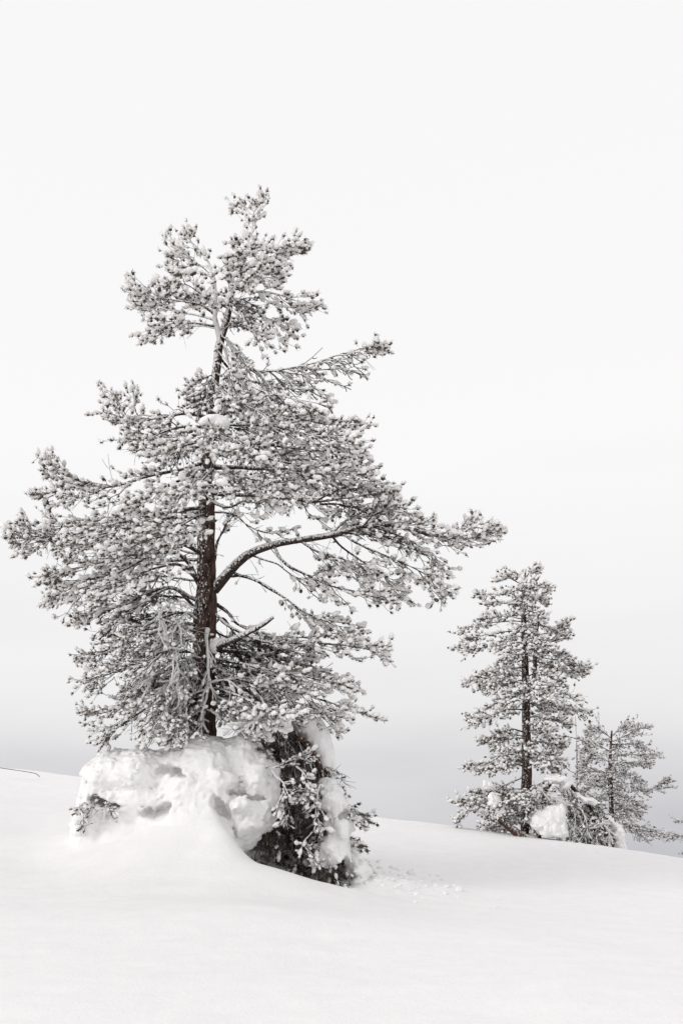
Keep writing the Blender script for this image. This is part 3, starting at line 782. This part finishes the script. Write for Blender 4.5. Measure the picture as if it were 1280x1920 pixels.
for (a, b, d, y0) in ((330, 1275, -.7, 1230), (300, 1300, -.8, 1250), (285, 1345, -.5, 1290), (300, 1372, -.5, 1320), (250, 1290, -.4, 1240), (220, 1320, -.2, 1270), (300, 1210, -.7, 1170),
                      (255, 1235, .3, 1190), (230, 1290, .4, 1230), (330, 1350, .5, 1300), (420, 1340, .5, 1290), (480, 1330, .5, 1270), (530, 1340, .3, 1280), (460, 1250, .5, 1200), (550, 1310, -.6, 1260), (600, 1290, .2, 1240), (560, 1350, .0, 1300)):
    xs = 372 if a < 380 else 396
    T([(xs, y0, 0), ((xs + a) / 2, (y0 + b) / 2 - 14, d * .6), (a, b, d)], r0=3.5, Lm=56, n=9, t0=.15, droop=.45, hang=.15, tsize=.8, rime=.9, bare=2.0, leaf=.55, coat=.5, tl_=1.35)
for (x0, y0, a, b, d) in ((416, 630, 470, 690, -.3), (414, 640, 450, 700, -.5), (410, 660, 460, 730, -.4), (408, 680, 440, 745, -.5), (406, 700, 470, 750, -.3), (404, 715, 430, 765, -.5), (404, 700, 375, 735, -.3), (400, 740, 370, 770, -.4)):
    T([(x0, y0, -.05), ((x0 + a) / 2 + 4, (y0 + b) / 2 - 6, d * .6), (a, b, d)], r0=2.6, Lm=38, n=7, t0=.15, droop=.4, hang=.3, coat=1.1, leaf=.45, tert=.8, tsize=.85)
# extra inner boughs: bare brown twigs, added dark to put shade inside the crown
for (x0, y0, a, b, d, L) in ((376, 1120, 210, 1135, .3, 80), (376, 1150, 250, 1165, .1, 80), (374, 1170, 230, 1185, .5, 80), (376, 1090, 180, 1085, .6, 80), (384, 1040, 220, 1030, .7, 80), (386, 990, 250, 1000, .6, 70),
                         (372, 1230, 290, 1300, .3, 60), (370, 1280, 300, 1370, .2, 60), (368, 1310, 330, 1385, -.1, 44), (370, 1250, 240, 1330, .5, 64), (376, 1200, 210, 1240, .5, 64),
                         (400, 1200, 520, 1220, .4, 70), (400, 1240, 520, 1290, .6, 74), (398, 1280, 480, 1370, .3, 60), (400, 1300, 540, 1370, .5, 70), (400, 1180, 480, 1250, .5, 64), (402, 1220, 600, 1260, .6, 64),
                         (430, 560, 480, 585, .2, 40), (430, 570, 470, 600, -.1, 36), (420, 620, 450, 610, -.2, 30), (404, 735, 370, 765, -.1, 36), (402, 745, 440, 765, .2, 44),
                         (392, 850, 520, 870, .6, 80), (390, 900, 560, 930, .5, 80), (600, 945, 720, 975, .4, 64), (640, 1000, 780, 1030, .3, 56), (390, 840, 300, 860, .6, 70), (394, 800, 500, 830, .7, 80), (590, 940, 680, 915, .5, 60)):
    T([(x0, y0, d * .1), ((x0 + a) / 2, (y0 + b) / 2 - 10, d * .7), (a, b, d)], r0=3.6, Lm=L, n=11, t0=.12, droop=.4, rime=.3, leaf=.55, tert=1.3, tsize=.85, bare=1.5, dark=True, tl_=1.2)
# --- sprays sheathed in rime, hanging in front (hardly any needles left showing)
for (x0, y0, x1, y1, dy) in ((335, 1150, 300, 1235, -.6), (325, 1200, 335, 1300, -.7), (300, 1190, 262, 1262, -.6), (330, 1250, 300, 1350, -.6), (345, 1280, 318, 1385, -.5), (300, 1130, 306, 1215, -.7), (290, 1250, 250, 1330, -.5), (350, 1230, 340, 1310, -.4)):
    T([(374, y0 + 14, 0), ((374 + x0) / 2, y0 - 4, dy * .6), (x0, y0 + 16, dy), ((x0 + x1) / 2 + 6, (y0 + y1) / 2, dy), (x1, y1, dy)], r0=2.4, Lm=34, n=8, t0=.25, droop=.35, hang=.35, coat=1.3, leaf=.2, tert=.7, spread=(25, 65), mat=M_RIME2, up=0, vert=.5)
T([(388, 1180, -.12), (390, 1215, -.32), (392, 1260, -.34), (390, 1300, -.34), (380, 1340, -.36), (376, 1384, -.36)], r0=4.6, Lm=36, n=11, t0=.2, droop=.3, coat=1.5, leaf=.5, tsize=.6, tert=.8, spread=(25, 60), mat=M_RIME2)
for (pth) in ([(392, 1280, -.3), (430, 1275, -.5), (460, 1300, -.6), (470, 1320, -.6)], [(395, 1330, -.3), (430, 1362, -.6), (480, 1352, -.7), (520, 1338, -.7)], [(470, 1290, -.5), (500, 1330, -.8), (470, 1352, -.9), (430, 1370, -.9)]):
    T(pth, r0=3, Lm=34, n=7, t0=.2, droop=.3, coat=1.7, leaf=.2, tert=.7, mat=M_RIME2)
# broken stub
stub = [P(x, y, YB + d) for x, y, d in ((392, 1226, 0), (408, 1212, -.25), (440, 1198, -.5), (470, 1183, -.6), (497, 1168, -.65), (512, 1157, -.7))]
trunk_mesh('branch', stub, [9 / 160, 8 / 160, 6 / 160, 5 / 160, 4.2 / 160, 3.4 / 160], 12, 40, M_BARKR, big.e, 0.15)
# thin dead shoots seen behind
for q in ([(299, 1250, .6), (300, 1200, .6), (301, 1150, .6)], [(484, 1262, .4), (485, 1230, .4), (487, 1196, .4)]):
    trunk_mesh('dead_stem', [P(x, y, YB + d) for x, y, d in q], [.026, .023, .018], 8, 16, M_BARK, big.e, 0.1)
# heavy lower limbs that arch down to the snow on the right
big.limb([(396, 1250, 0), (430, 1272, -.1), (470, 1310, -.1), (520, 1350, -.05), (570, 1395, 0), (600, 1440, 0), (625, 1500, 0), (640, 1560, 0)], r0=14, Lm=60, n=18, t0=.5, droop=.6, hang=.9, rime=.05, nd=1.3, tert=1.6, up=0, mat=M_BARK, vert=.4)
for q in ([(470, 1330, .1), (520, 1370, .0), (550, 1420, -.1), (560, 1490, -.1), (570, 1560, -.1)],
          [(450, 1340, .2), (500, 1380, .2), (520, 1440, .1), (530, 1510, .1)],
          [(520, 1360, .1), (580, 1400, .2), (620, 1460, .1), (640, 1530, .1)],
          [(480, 1350, .3), (540, 1380, .5), (590, 1430, .5), (610, 1520, .5)],
          [(440, 1350, -.1), (490, 1385, -.2), (505, 1440, -.2), (520, 1500, -.2)],
          [(500, 1350, .3), (550, 1385, .3), (590, 1420, .3), (600, 1480, .3)],
          [(560, 1440, .1), (600, 1500, .0), (620, 1570, .0), (625, 1625, .0)],
          [(520, 1450, .3), (545, 1520, .2), (570, 1580, .2), (600, 1625, .2)], [(500, 1380, .0), (515, 1450, -.1), (510, 1520, -.15), (500, 1570, -.15)], [(540, 1400, .5), (530, 1470, .5), (540, 1540, .5), (520, 1600, .5)], [(590, 1440, .5), (600, 1500, .5), (580, 1570, .5)],
          [(600, 1480, -.1), (600, 1550, -.15), (612, 1600, -.2), (630, 1640, -.25)], [(510, 1400, .6), (500, 1470, .6), (490, 1550, .6)]):
    T(q, r0=5, Lm=54, n=24, t0=.12, droop=.5, hang=.8, rime=.15, up=0, vert=.4, tert=2.0, mat=M_BARK, nd=1.3, bare=1.5)
# dark sprigs sticking out at the right
T([(612, 1440, 0), (640, 1495, -.1), (656, 1512, -.1), (684, 1528, -.1)], r0=2.4, Lm=30, n=12, t0=.45, droop=.35, rime=.35, tsize=.9)
T([(625, 1450, 0), (632, 1470, -.1), (636, 1482, -.1)], r0=1.6, Lm=20, n=4, t0=.4, rime=.1, tsize=.8)
T([(640, 1560, 0), (656, 1570, -.1), (672, 1582, -.1)], r0=1.6, Lm=15, n=5, t0=.5, rime=.3, tsize=.9)
T([(600, 1435, 0), (618, 1440, 0), (640, 1462, 0)], r0=1.2, Lm=30, n=3, t0=.4, leaf=0, rime=0)
# sprays sheathed in rime in front of the dark hollow
for q in ([(500, 1440, -.4), (530, 1432, -.55), (560, 1415, -.6), (585, 1428, -.6)], [(510, 1445, -.5), (535, 1470, -.6), (528, 1500, -.6), (532, 1545, -.6)],
          [(545, 1430, -.5), (570, 1450, -.6), (578, 1480, -.6), (565, 1500, -.6)], [(530, 1480, -.5), (550, 1482, -.6), (580, 1485, -.6)],
          [(600, 1470, -.3), (590, 1520, -.5), (600, 1560, -.5)], [(585, 1560, -.3), (570, 1580, -.5), (580, 1600, -.5), (590, 1625, -.5)]):
    T(q, r0=2.4, Lm=20, n=9, t0=.2, droop=.4, coat=1.2, leaf=.95, rime=1, tert=1.0, mat=M_RIME2, tsize=.85)
# roots and bare twigs in the hollow
for q in ([(470, 1560, .1), (480, 1590, -.1), (478, 1612, -.1)], [(498, 1540, .1), (503, 1565, 0), (500, 1600, 0)], [(520, 1560, .2), (500, 1580, 0), (490, 1615, 0)], [(590, 1600, .1), (600, 1625, -.1), (622, 1645, -.2)], [(560, 1590, 0), (590, 1620, -.1), (632, 1642, -.2)]):
    T(q, r0=2.6, Lm=26, n=6, t0=.2, droop=.3, leaf=.12, rime=0, tert=.6)

# ------------------------------------------------------------------ snow lying on and around the large pine
t = thing('snow_mound', tuple(P(330, 1570, 11.6)), 'large rounded mound of crusted snow burying the foot of the tallest pine', 'snow mound')
snow_mass('snow_crust', 11.75,
          [(212, 1456, 0, 56, 50, .45), (195, 1500, 0, 46, 50, .4), (262, 1452, -.05, 62, 48, .5), (270, 1500, 0, 100, 46, .5), (335, 1460, .05, 60, 56, .5), (395, 1432, .05, 62, 50, .5), (372, 1428, .0, 40, 44, .45),
           (455, 1427, .1, 46, 46, .42), (484, 1468, .05, 42, 58, .42), (480, 1515, .0, 48, 44, .42), (446, 1545, -.05, 38, 44, .35), (460, 1568, .0, 28, 30, .3), (370, 1500, -.1, 84, 66, .48),
           (172, 1545, -.12, 34, 30, .3), (225, 1552, -.1, 44, 22, .3), (382, 1472, -.3, 30, 34, .24), (408, 1452, -.34, 20, 20, .18), (352, 1460, -.34, 22, 16, .2), (430, 1460, -.3, 20, 14, .2), (452, 1510, -.34, 26, 22, .2), (470, 1545, -.25, 24, 24, .2)],
          [(302, 1444, -.50, 14, 6, .30, 10), (324, 1444, -.48, 20, 10, .32, -8), (340, 1452, -.50, 12, 5, .28, -20), (272, 1522, -.52, 15, 11, .32, 20), (294, 1524, -.52, 22, 14, .34, 0), (314, 1514, -.52, 12, 12, .30, 35),
           (176, 1503, -.46, 22, 9, .42, -18), (200, 1508, -.46, 20, 6, .42, -12), (446, 1488, -.48, 30, 3.5, .30, -18), (474, 1497, -.45, 12, 2.5, .25, 5), (416, 1516, -.50, 34, 10, .34, -58), (500, 1450, -.4, 3, 16, .2, 10), (438, 1560, -.6, 22, 6, .3, -64)],
          h=0.018, k=0.075, rough=0.026, detail=0.026, parent=t, skirt=0.26)
# needles peeking out of the mound: a buried sapling
def sprig(parent_label, items, Y, name='pine_sapling', cat='sapling', seed=3, **kw):
    x0, y0 = items[0][0][0], items[0][0][1]
    s = Pine(name, tuple(P(x0, y0, Y)), parent_label, cat, Y, seed)
    for q in items:
        s.limb(q, **kw)
    return s
sprig('dark sprig of a buried pine poking from the left end of the snow mound',
      [[(170, 1500, .1), (158, 1505, -.45), (150, 1515, -.5)], [(180, 1498, .1), (178, 1503, -.42), (172, 1512, -.46)], [(195, 1500, .1), (196, 1506, -.42), (204, 1516, -.46)], [(168, 1510, .1), (156, 1530, -.45), (154, 1556, -.47)]],
      11.75, r0=2, Lm=9, n=4, t0=.3, rime=.6, droop=.5, tsize=.55)

def clump(label, Y, blobs, carve=(), **kw):
    c = np.mean([P(b[0], b[1], Y + b[2]) for b in blobs], 0)
    o = snow_mass('snow_clump', Y, blobs, carve, **kw)
    o['label'] = label; o['category'] = 'snow clump'
    return o
clump('tall smooth pillow of snow on the arching lower limb right of the snow mound', 12.25,
      [(575, 1365, .1, 30, 24, .3), (592, 1390, .1, 26, 34, .3), (605, 1425, .1, 20, 40, .26), (616, 1462, .1, 15, 30, .22)], h=.025, rough=.03)
clump('rough column of snow on drooping boughs at the right foot of the tallest pine', 12.05,
      [(618, 1500, -.1, 26, 42, .28), (632, 1545, -.1, 30, 48, .3), (628, 1590, -.12, 28, 40, .28), (612, 1615, -.15, 18, 20, .2), (604, 1475, -.1, 14, 18, .15)],
      [(640, 1618, -.3, 16, 22, .25, -35), (600, 1555, -.35, 14, 8, .2, 30), (640, 1530, -.3, 12, 4, .2, 50)], h=.02, rough=.085, detail=.03)
clump('low heap of crumbled snow beside the right foot of the tallest pine', 12.0,
      [(655, 1612, .1, 20, 30, .25), (668, 1632, .05, 26, 18, .3), (640, 1640, .1, 26, 16, .25)], h=.022, rough=.06, detail=.03, skirt=.15)
clump('shaded bank of snow inside the dark hollow under the boughs', 12.75,
      [(560, 1600, 0, 60, 44, .3), (500, 1600, .1, 50, 40, .3), (600, 1620, 0, 40, 30, .3)], h=.028, rough=.05, skirt=.1)
clump('small cap of snow on the upper boughs in front of the trunk', 11.9,
      [(398, 788, -.85, 24, 11, .13), (412, 795, -.85, 16, 10, .12), (385, 784, -.82, 12, 8, .1)], h=.012, k=.03, rough=.015, detail=.006)
clump('small ball of snow in the crook of the broken stub', 12.0,
      [(404, 1206, -.26, 10, 8, .08, 20), (396, 1212, -.22, 9, 9, .07), (414, 1203, -.3, 9, 4, .05, 25), (395, 1202, -.2, 5, 7, .05)], h=.009, k=.03, rough=.03, detail=.012)
clump('smooth knob of snow resting on the bough right of the mound top', 12.0,
      [(524, 1356, -.5, 15, 12, .12), (535, 1368, -.5, 10, 8, .1)], h=.012, k=.03, rough=.012, detail=.005)

# ------------------------------------------------------------------ the pines beyond the crest
Y2 = 18.8
def gpt(px, py, Y):
    q = P(px, py, Y); return (q[0], Y, float(ground_z(np.array([q[0]]), np.array([Y]))[0]) - 0.05)
far = Pine('pine_tree', gpt(983, 1570, Y2), 'slender rime-covered pine with a straight dark trunk standing beyond the crest at right', 'tree', Y2, 23, tuft=0.036, lo=True, rime=.78, dens=1.35)
far.trunk([(984, 1640), (985, 1560), (987, 1450), (986, 1380), (985, 1300), (983, 1230), (981, 1150), (982, 1100), (984, 1072)], [11, 10.5, 9.5, 8.5, 7.5, 6.5, 4.8, 3, 1.8], sides=16, rings=120)
far.trunk([(986, 1300, -.1), (1000, 1270, -.1), (1003, 1225, -.1), (1006, 1180, -.1), (1012, 1150, -.1)], [4, 4, 3.5, 3, 2], sides=8, rings=40, name='second_stem')
F_ = far.limb
kf = dict(r0=2.4, Lm=30, n=11, t0=.25, droop=.25)
for q in ([(983, 1085, 0), (990, 1076, 0), (998, 1071, 0)], [(983, 1100, 0), (955, 1085, 0), (935, 1088, 0)], [(983, 1095, 0), (1005, 1095, 0), (1028, 1106, 0)], [(982, 1090, 0), (970, 1075, .3), (955, 1078, .4)], [(982, 1100, 0), (990, 1095, -.4), (1000, 1100, -.6)],
          [(982, 1130, 0), (950, 1110, 0), (920, 1115, 0), (892, 1116, 0)], [(982, 1140, 0), (950, 1130, .3), (910, 1128, .4)], [(982, 1135, 0), (1005, 1122, 0), (1020, 1128, 0)],
          [(982, 1110, 0), (965, 1105, -.4), (945, 1112, -.6)], [(982, 1120, 0), (995, 1118, .4), (1015, 1118, .6)], [(982, 1150, 0), (975, 1140, -.5), (965, 1150, -.7)], [(982, 1150, 0), (995, 1145, -.5), (1010, 1155, -.7)]):
    F_(q, **{**kf, 'Lm': 20, 'n': 8})
for q in ([(981, 1165, 0), (940, 1165, 0), (895, 1172, 0), (858, 1182, 0)], [(981, 1180, 0), (940, 1185, -.3), (900, 1192, -.4), (880, 1196, -.4)], [(981, 1160, 0), (945, 1155, .3), (905, 1160, .4)],
          [(981, 1205, 0), (940, 1208, 0), (895, 1214, 0), (853, 1216, 0)], [(981, 1190, 0), (960, 1195, -.4), (930, 1215, -.5)], [(1005, 1190, -.1), (1030, 1185, -.1), (1064, 1166, -.1)], [(1003, 1205, -.1), (1030, 1200, .1), (1060, 1190, .1)],
          [(982, 1180, 0), (1005, 1172, .3), (1030, 1180, .4)], [(983, 1215, 0), (965, 1220, -.4), (950, 1235, -.6)], [(983, 1210, 0), (1000, 1200, -.4), (1020, 1205, -.6)]):
    F_(q, **{**kf, 'Lm': 27, 'n': 9})
for q in ([(984, 1260, 0), (950, 1255, 0), (905, 1270, 0), (872, 1284, 0)], [(984, 1250, 0), (940, 1255, -.3), (900, 1262, -.4)], [(984, 1275, 0), (945, 1280, .3), (900, 1290, .4)], [(984, 1285, 0), (950, 1280, -.4), (925, 1295, -.6)],
          [(1003, 1230, -.1), (1035, 1235, -.1), (1070, 1240, -.1), (1096, 1252, -.1)], [(1003, 1240, -.1), (1040, 1250, .2), (1090, 1262, .3)], [(1003, 1225, 0), (1030, 1220, .3), (1060, 1235, .4)], [(985, 1270, 0), (1010, 1260, -.4), (1050, 1275, -.5)],
          [(986, 1320, 0), (950, 1310, 0), (910, 1328, 0), (878, 1340, 0)], [(986, 1330, 0), (950, 1330, -.3), (915, 1345, -.4), (890, 1352, -.4)], [(986, 1300, 0), (1020, 1285, -.4), (1060, 1300, -.6), (1080, 1310, -.6)], [(986, 1310, 0), (1030, 1305, 0), (1070, 1325, 0), (1102, 1334, 0)],
          [(986, 1320, 0), (1020, 1320, .3), (1070, 1335, .4)], [(986, 1290, 0), (990, 1285, -.5), (1000, 1300, -.9)], [(986, 1310, 0), (1000, 1300, -.6), (1030, 1310, -.9)], [(986, 1345, 0), (1020, 1345, 0), (1062, 1360, 0)], [(986, 1300, 0), (970, 1300, -.5), (955, 1315, -.8)],
          [(986, 1375, 0), (955, 1365, -.1), (925, 1380, -.1), (905, 1385, -.1)], [(986, 1380, 0), (960, 1380, .2), (930, 1392, .3)], [(986, 1370, 0), (1010, 1375, -.2), (1050, 1390, -.3)], [(986, 1390, 0), (1015, 1390, .2), (1055, 1400, .3)]):
    F_(q, **{**kf, 'Lm': 31, 'n': 11})
for q in ([(986, 1425, 0), (950, 1415, 0), (910, 1432, 0), (874, 1436, 0)], [(986, 1440, 0), (950, 1432, .2), (905, 1440, .3)], [(986, 1430, 0), (960, 1425, -.3), (920, 1445, -.4)], [(986, 1405, 0), (1010, 1410, 0), (1050, 1420, 0)], [(986, 1430, 0), (1015, 1430, .2), (1045, 1450, .3)]):
    F_(q, **{**kf, 'Lm': 28, 'n': 9})
for q in ([(986, 1455, 0), (950, 1470, 0), (900, 1495, 0), (852, 1500, 0)], [(986, 1500, 0), (940, 1500, -.2), (890, 1515, -.3), (858, 1535, -.3)], [(986, 1480, 0), (940, 1480, .3), (890, 1485, .4)], [(986, 1500, 0), (950, 1520, -.3), (910, 1545, -.5)],
          [(986, 1490, 0), (960, 1495, -.5), (930, 1510, -.8)], [(986, 1480, 0), (975, 1490, -.6), (965, 1505, -.9)], [(986, 1490, 0), (1000, 1500, -.5), (1015, 1515, -.7)], [(986, 1530, 0), (960, 1530, .3), (910, 1525, .4)], [(986, 1540, 0), (950, 1545, -.2), (900, 1560, -.3)]):
    F_(q, **{**kf, 'Lm': 30, 'n': 13})
fr = np.random.default_rng(77)
for y in range(1100, 1545, 13):
    w = 14 + 34 * min(1, (y - 1090) / 170)
    if 1440 < y < 1475: continue
    for _ in range(1):
        a = 984 + fr.uniform(-1, 1) * w; d = fr.choice([-1, -1, 1]) * fr.uniform(.3, .8)
        F_([(984, y, 0), ((984 + a) / 2, y - 4, d * .5), (a, y + fr.uniform(0, 14), d)], **{**kf, 'Lm': 24, 'n': 7, 'r0': 1.8})
# heavy leaning foot limb
trunk_mesh('branch', [P(x, y, Y2 + d) for x, y, d in ((935, 1535, -.8), (955, 1552, -.8), (975, 1568, -.8), (990, 1590, -.8))], [.05, .06, .07, .08], 10, 24, M_BARK, far.e, .12)

s2 = Pine('pine_sapling', gpt(1080, 1560, 19.5), 'thin upright sapling stem rising between the two pines beyond the crest', 'sapling', 19.5, 31, lo=True, rime=.8)
s2.trunk([(1083, 1600), (1080, 1500), (1081, 1430), (1078, 1345)], [1.9, 1.5, 1.2, .6], sides=6, rings=60, mat=M_BARKR, relief=.5)
for q in ([(1080, 1385, 0), (1065, 1380, 0), (1050, 1388, 0)], [(1080, 1390, 0), (1090, 1388, 0), (1100, 1396, 0)], [(1080, 1430, 0), (1095, 1425, 0), (1108, 1415, 0)], [(1080, 1450, 0), (1068, 1445, 0), (1052, 1435, 0)], [(1080, 1470, 0), (1095, 1462, 0), (1110, 1468, 0)]):
    s2.limb(q, r0=1.2, Lm=14, n=5, t0=.4)

Y3 = 20.0
th = Pine('pine_tree', gpt(1147, 1580, Y3), 'small windswept pine with fine rimed twigs at the right, lower than its slender neighbour', 'tree', Y3, 37, tuft=0.025, lo=True, rime=.95, dens=1.1)
th.trunk([(1147, 1640), (1146, 1550), (1144, 1480), (1143, 1420), (1146, 1370)], [6, 5.5, 4.5, 3, 1.6], sides=12, rings=80)
for q in ([(1146, 1385, 0), (1130, 1372, 0), (1110, 1367, 0)], [(1146, 1380, 0), (1160, 1368, 0), (1172, 1360, 0)], [(1145, 1390, 0), (1175, 1378, 0), (1214, 1361, 0)], [(1145, 1395, 0), (1180, 1395, .2), (1200, 1400, .2)],
          [(1144, 1410, 0), (1115, 1395, 0), (1095, 1400, 0)], [(1144, 1415, 0), (1190, 1415, 0), (1234, 1412, 0)], [(1144, 1425, 0), (1180, 1430, -.2), (1215, 1425, -.2)], [(1144, 1430, 0), (1120, 1420, .2), (1095, 1430, .2)],
          [(1144, 1445, 0), (1170, 1450, 0), (1205, 1465, 0)], [(1144, 1450, 0), (1110, 1445, 0), (1090, 1460, 0)], [(1144, 1460, 0), (1180, 1475, .2), (1210, 1485, .2)], [(1144, 1440, 0), (1150, 1445, -.4), (1170, 1465, -.6)], [(1144, 1450, 0), (1135, 1450, -.4), (1120, 1470, -.6)],
          [(1210, 1484, 0), (1230, 1475, 0), (1250, 1463, 0)], [(1144, 1480, 0), (1115, 1475, 0), (1088, 1488, 0)], [(1144, 1485, 0), (1170, 1495, 0), (1205, 1510, 0)], [(1145, 1500, 0), (1170, 1515, .2), (1195, 1530, .2)], [(1145, 1490, 0), (1130, 1490, -.4), (1120, 1510, -.5)],
          [(1146, 1500, 0), (1120, 1500, .1), (1095, 1520, .1)], [(1146, 1500, 0), (1160, 1510, -.3), (1185, 1540, -.5)], [(1146, 1520, 0), (1170, 1540, 0), (1210, 1575, 0)], [(1146, 1530, 0), (1175, 1545, 0), (1220, 1560, 0), (1275, 1568, 0)], [(1180, 1548, 0), (1210, 1552, -.2), (1250, 1560, -.2), (1285, 1570, -.2)]):
    th.limb(q, r0=1.8, Lm=28, n=12, t0=.12, droop=.35, tert=1.15, spread=(20, 50))

ed = Pine('pine_tree', gpt(1400, 1640, 20.0), 'pine standing out of frame at the right edge, only a few branch tips showing', 'tree', 20.0, 41, tuft=.03, lo=True, rime=.8)
ed.trunk([(1400, 1700), (1400, 1600), (1398, 1480), (1396, 1380)], [8, 7, 5, 2], sides=10, rings=40)
for q in ([(1399, 1540, 0), (1340, 1545, 0), (1290, 1543, 0), (1279, 1541, 0)], [(1400, 1590, 0), (1340, 1600, 0), (1284, 1601, 0)], [(1398, 1480, 0), (1440, 1490, 0), (1480, 1500, 0)], [(1398, 1440, 0), (1350, 1445, 0), (1320, 1450, 0)], [(1397, 1420, 0), (1430, 1420, 0), (1460, 1430, 0)], [(1400, 1560, 0), (1440, 1570, 0), (1490, 1580, 0)]):
    ed.limb(q, r0=1.6, Lm=18, n=7, t0=.2)

for y in range(1385, 1540, 12):
    a = 1145 + fr.uniform(-26, 34); d = fr.choice([-1, -1, 1]) * fr.uniform(.25, .6)
    th.limb([(1145, y, 0), ((1145 + a) / 2, y, d * .5), (a, y + fr.uniform(6, 22), d)], r0=1.5, Lm=22, n=7, t0=.15, droop=.3)
# bent, snow-laden young pines at the foot of the far trees
bent = Pine('bent_pine', gpt(1010, 1570, 18.3), 'young pine bowed under snow just right of the slender pine trunk', 'tree', 18.3, 43, lo=True, rime=.35)
bent.trunk([(1008, 1600), (1010, 1540), (1014, 1500), (1030, 1470), (1055, 1462), (1085, 1490), (1110, 1520)], [6, 5.5, 5, 4.5, 4, 3.5, 2.5], sides=10, rings=60)
for q in ([(1016, 1490, 0), (1030, 1500, -.2), (1040, 1530, -.2)], [(1035, 1470, 0), (1060, 1490, -.1), (1075, 1530, -.1)], [(1055, 1465, 0), (1080, 1500, 0), (1095, 1545, 0)], [(1090, 1495, 0), (1110, 1530, 0), (1120, 1570, 0)], [(1012, 1510, 0), (1040, 1540, .2), (1060, 1575, .2)],
          [(1085, 1490, 0), (1115, 1505, 0), (1140, 1535, 0)], [(1070, 1480, .2), (1080, 1530, .2), (1090, 1590, .2)], [(1100, 1510, .1), (1120, 1560, .1), (1135, 1600, .1)], [(1040, 1500, .1), (1055, 1550, .1), (1065, 1590, .1)], [(1110, 1520, 0), (1135, 1550, .1), (1150, 1600, .1)],
          [(1060, 1480, -.2), (1085, 1540, -.2), (1105, 1590, -.2)]):
    bent.limb(q, r0=2.2, Lm=34, n=14, t0=.1, droop=.5, hang=.3)
for q in ([(1115, 1560, -.3), (1125, 1545, -.4), (1140, 1560, -.4), (1140, 1590, -.4)], [(1110, 1570, -.3), (1120, 1580, -.4), (1125, 1595, -.4)], [(1030, 1500, -.4), (1022, 1490, -.4), (1045, 1500, -.4), (1048, 1520, -.4)]):
    bent.limb(q, r0=1.5, Lm=26, n=9, t0=.1, droop=.5, coat=1.7, leaf=.05, mat=M_RIME2)
for q in ([(1060, 1500, -.3), (1075, 1520, -.4), (1078, 1560, -.4), (1076, 1590, -.4)], [(1090, 1520, -.3), (1100, 1540, -.4), (1098, 1570, -.4), (1092, 1595, -.4)], [(1120, 1540, -.2), (1100, 1550, -.4), (1085, 1575, -.4)],
          [(1010, 1500, -.3), (1000, 1490, -.4), (988, 1505, -.4), (985, 1530, -.4)], [(1064, 1530, -.2), (1070, 1545, -.35), (1062, 1580, -.35)], [(1130, 1560, -.2), (1120, 1565, -.4), (1108, 1590, -.4)]):
    bent.limb(q, r0=1.5, Lm=24, n=9, t0=.1, droop=.5, coat=1.1, leaf=.4, tsize=.75, rime=1, mat=M_RIME2)
def fclump(label, Y, blobs, carve=(), **kw):
    return clump(label, Y, blobs, carve, **{**dict(h=.02, k=.05, rough=.06, detail=.03), **kw})
fclump('big block-shaped lump of snow at the foot of the slender pine beyond the crest', 18.0,
       [(1012, 1542, 0, 22, 20, .25), (1035, 1535, 0, 22, 24, .25), (1048, 1522, 0, 12, 18, .2), (1030, 1556, 0, 28, 16, .25), (1052, 1550, 0, 10, 24, .2)])
fclump('rounded cap of snow on the bowed young pine, highest of the far snow caps', 18.1, [(1045, 1464, 0, 20, 8, .2), (1060, 1474, 0, 12, 12, .18), (1030, 1462, 0, 10, 5, .15)])
fclump('small saddle of snow on the downward end of the bowed young pine', 18.2, [(1098, 1497, 0, 20, 7, .18, -12), (1112, 1504, 0, 9, 7, .15), (1082, 1490, 0, 9, 7, .12)])
fclump('steep slab of snow at the right end of the far thicket, touching the crest', 18.3, [(1148, 1545, 0, 14, 9, .18, -35), (1160, 1565, 0, 12, 18, .2), (1160, 1583, 0, 11, 12, .18), (1136, 1533, 0, 9, 5, .12)])
fclump('round snow blob on the left boughs of the slender pine', 18.2, [(915, 1475, 0, 10, 8, .12), (908, 1473, 0, 6, 5, .1)], h=.016)
fclump('drooping double lump of snow under the left boughs of the slender pine', 18.1, [(928, 1505, 0, 10, 13, .14), (940, 1528, 0, 9, 15, .14), (922, 1498, 0, 8, 8, .1)], h=.016)
fclump('low pad of snow around the foot of the slender pine', 18.3, [(985, 1572, 0, 16, 9, .2), (972, 1568, 0, 12, 8, .2)], h=.02)

# ------------------------------------------------------------------ small things
rope = [P(-30, 1433, 19.0), P(0, 1439.5, 19.0), P(30, 1444, 19.2), P(64, 1449.5, 19.4), P(75, 1456, 19.6)]
c = catmull(rope, 30)
V, Q = tubes(c[None], np.full((1, 30), 0.006), 5)
rp = mesh_from('rope', V, Q, M_BARK)
rp['label'] = 'thin dark rope running down to the snow crest at the far left'; rp['category'] = 'rope'

rg = np.random.default_rng(5)
n = 260
bx = rg.normal(P(715, 1640, 12.0)[0], 0.45, n); by = rg.normal(12.1, 0.45, n)
ok = bx > P(655, 1640, 12)[0]
bx, by = bx[ok], by[ok]
sz = rg.gamma(2.0, 0.007, len(bx)) + 0.004
V, F = lumps_at(np.stack([bx, by, ground_z(bx, by) + sz * .1], -1), np.tile([0, 0, 1.0], (len(bx), 1)), sz, np.full(len(bx), .7), rg)
mesh_from('snow_crumbs', V, F, M_PILE, props={'kind': 'stuff', 'label': 'crumbs of fallen snow scattered right of the tallest pine'})
print('tufts', big.ntuft, far.ntuft, th.ntuft, 'tris', sum(len(o.data.loop_triangles) or len(o.data.polygons) for o in bpy.data.objects if o.type == 'MESH'))
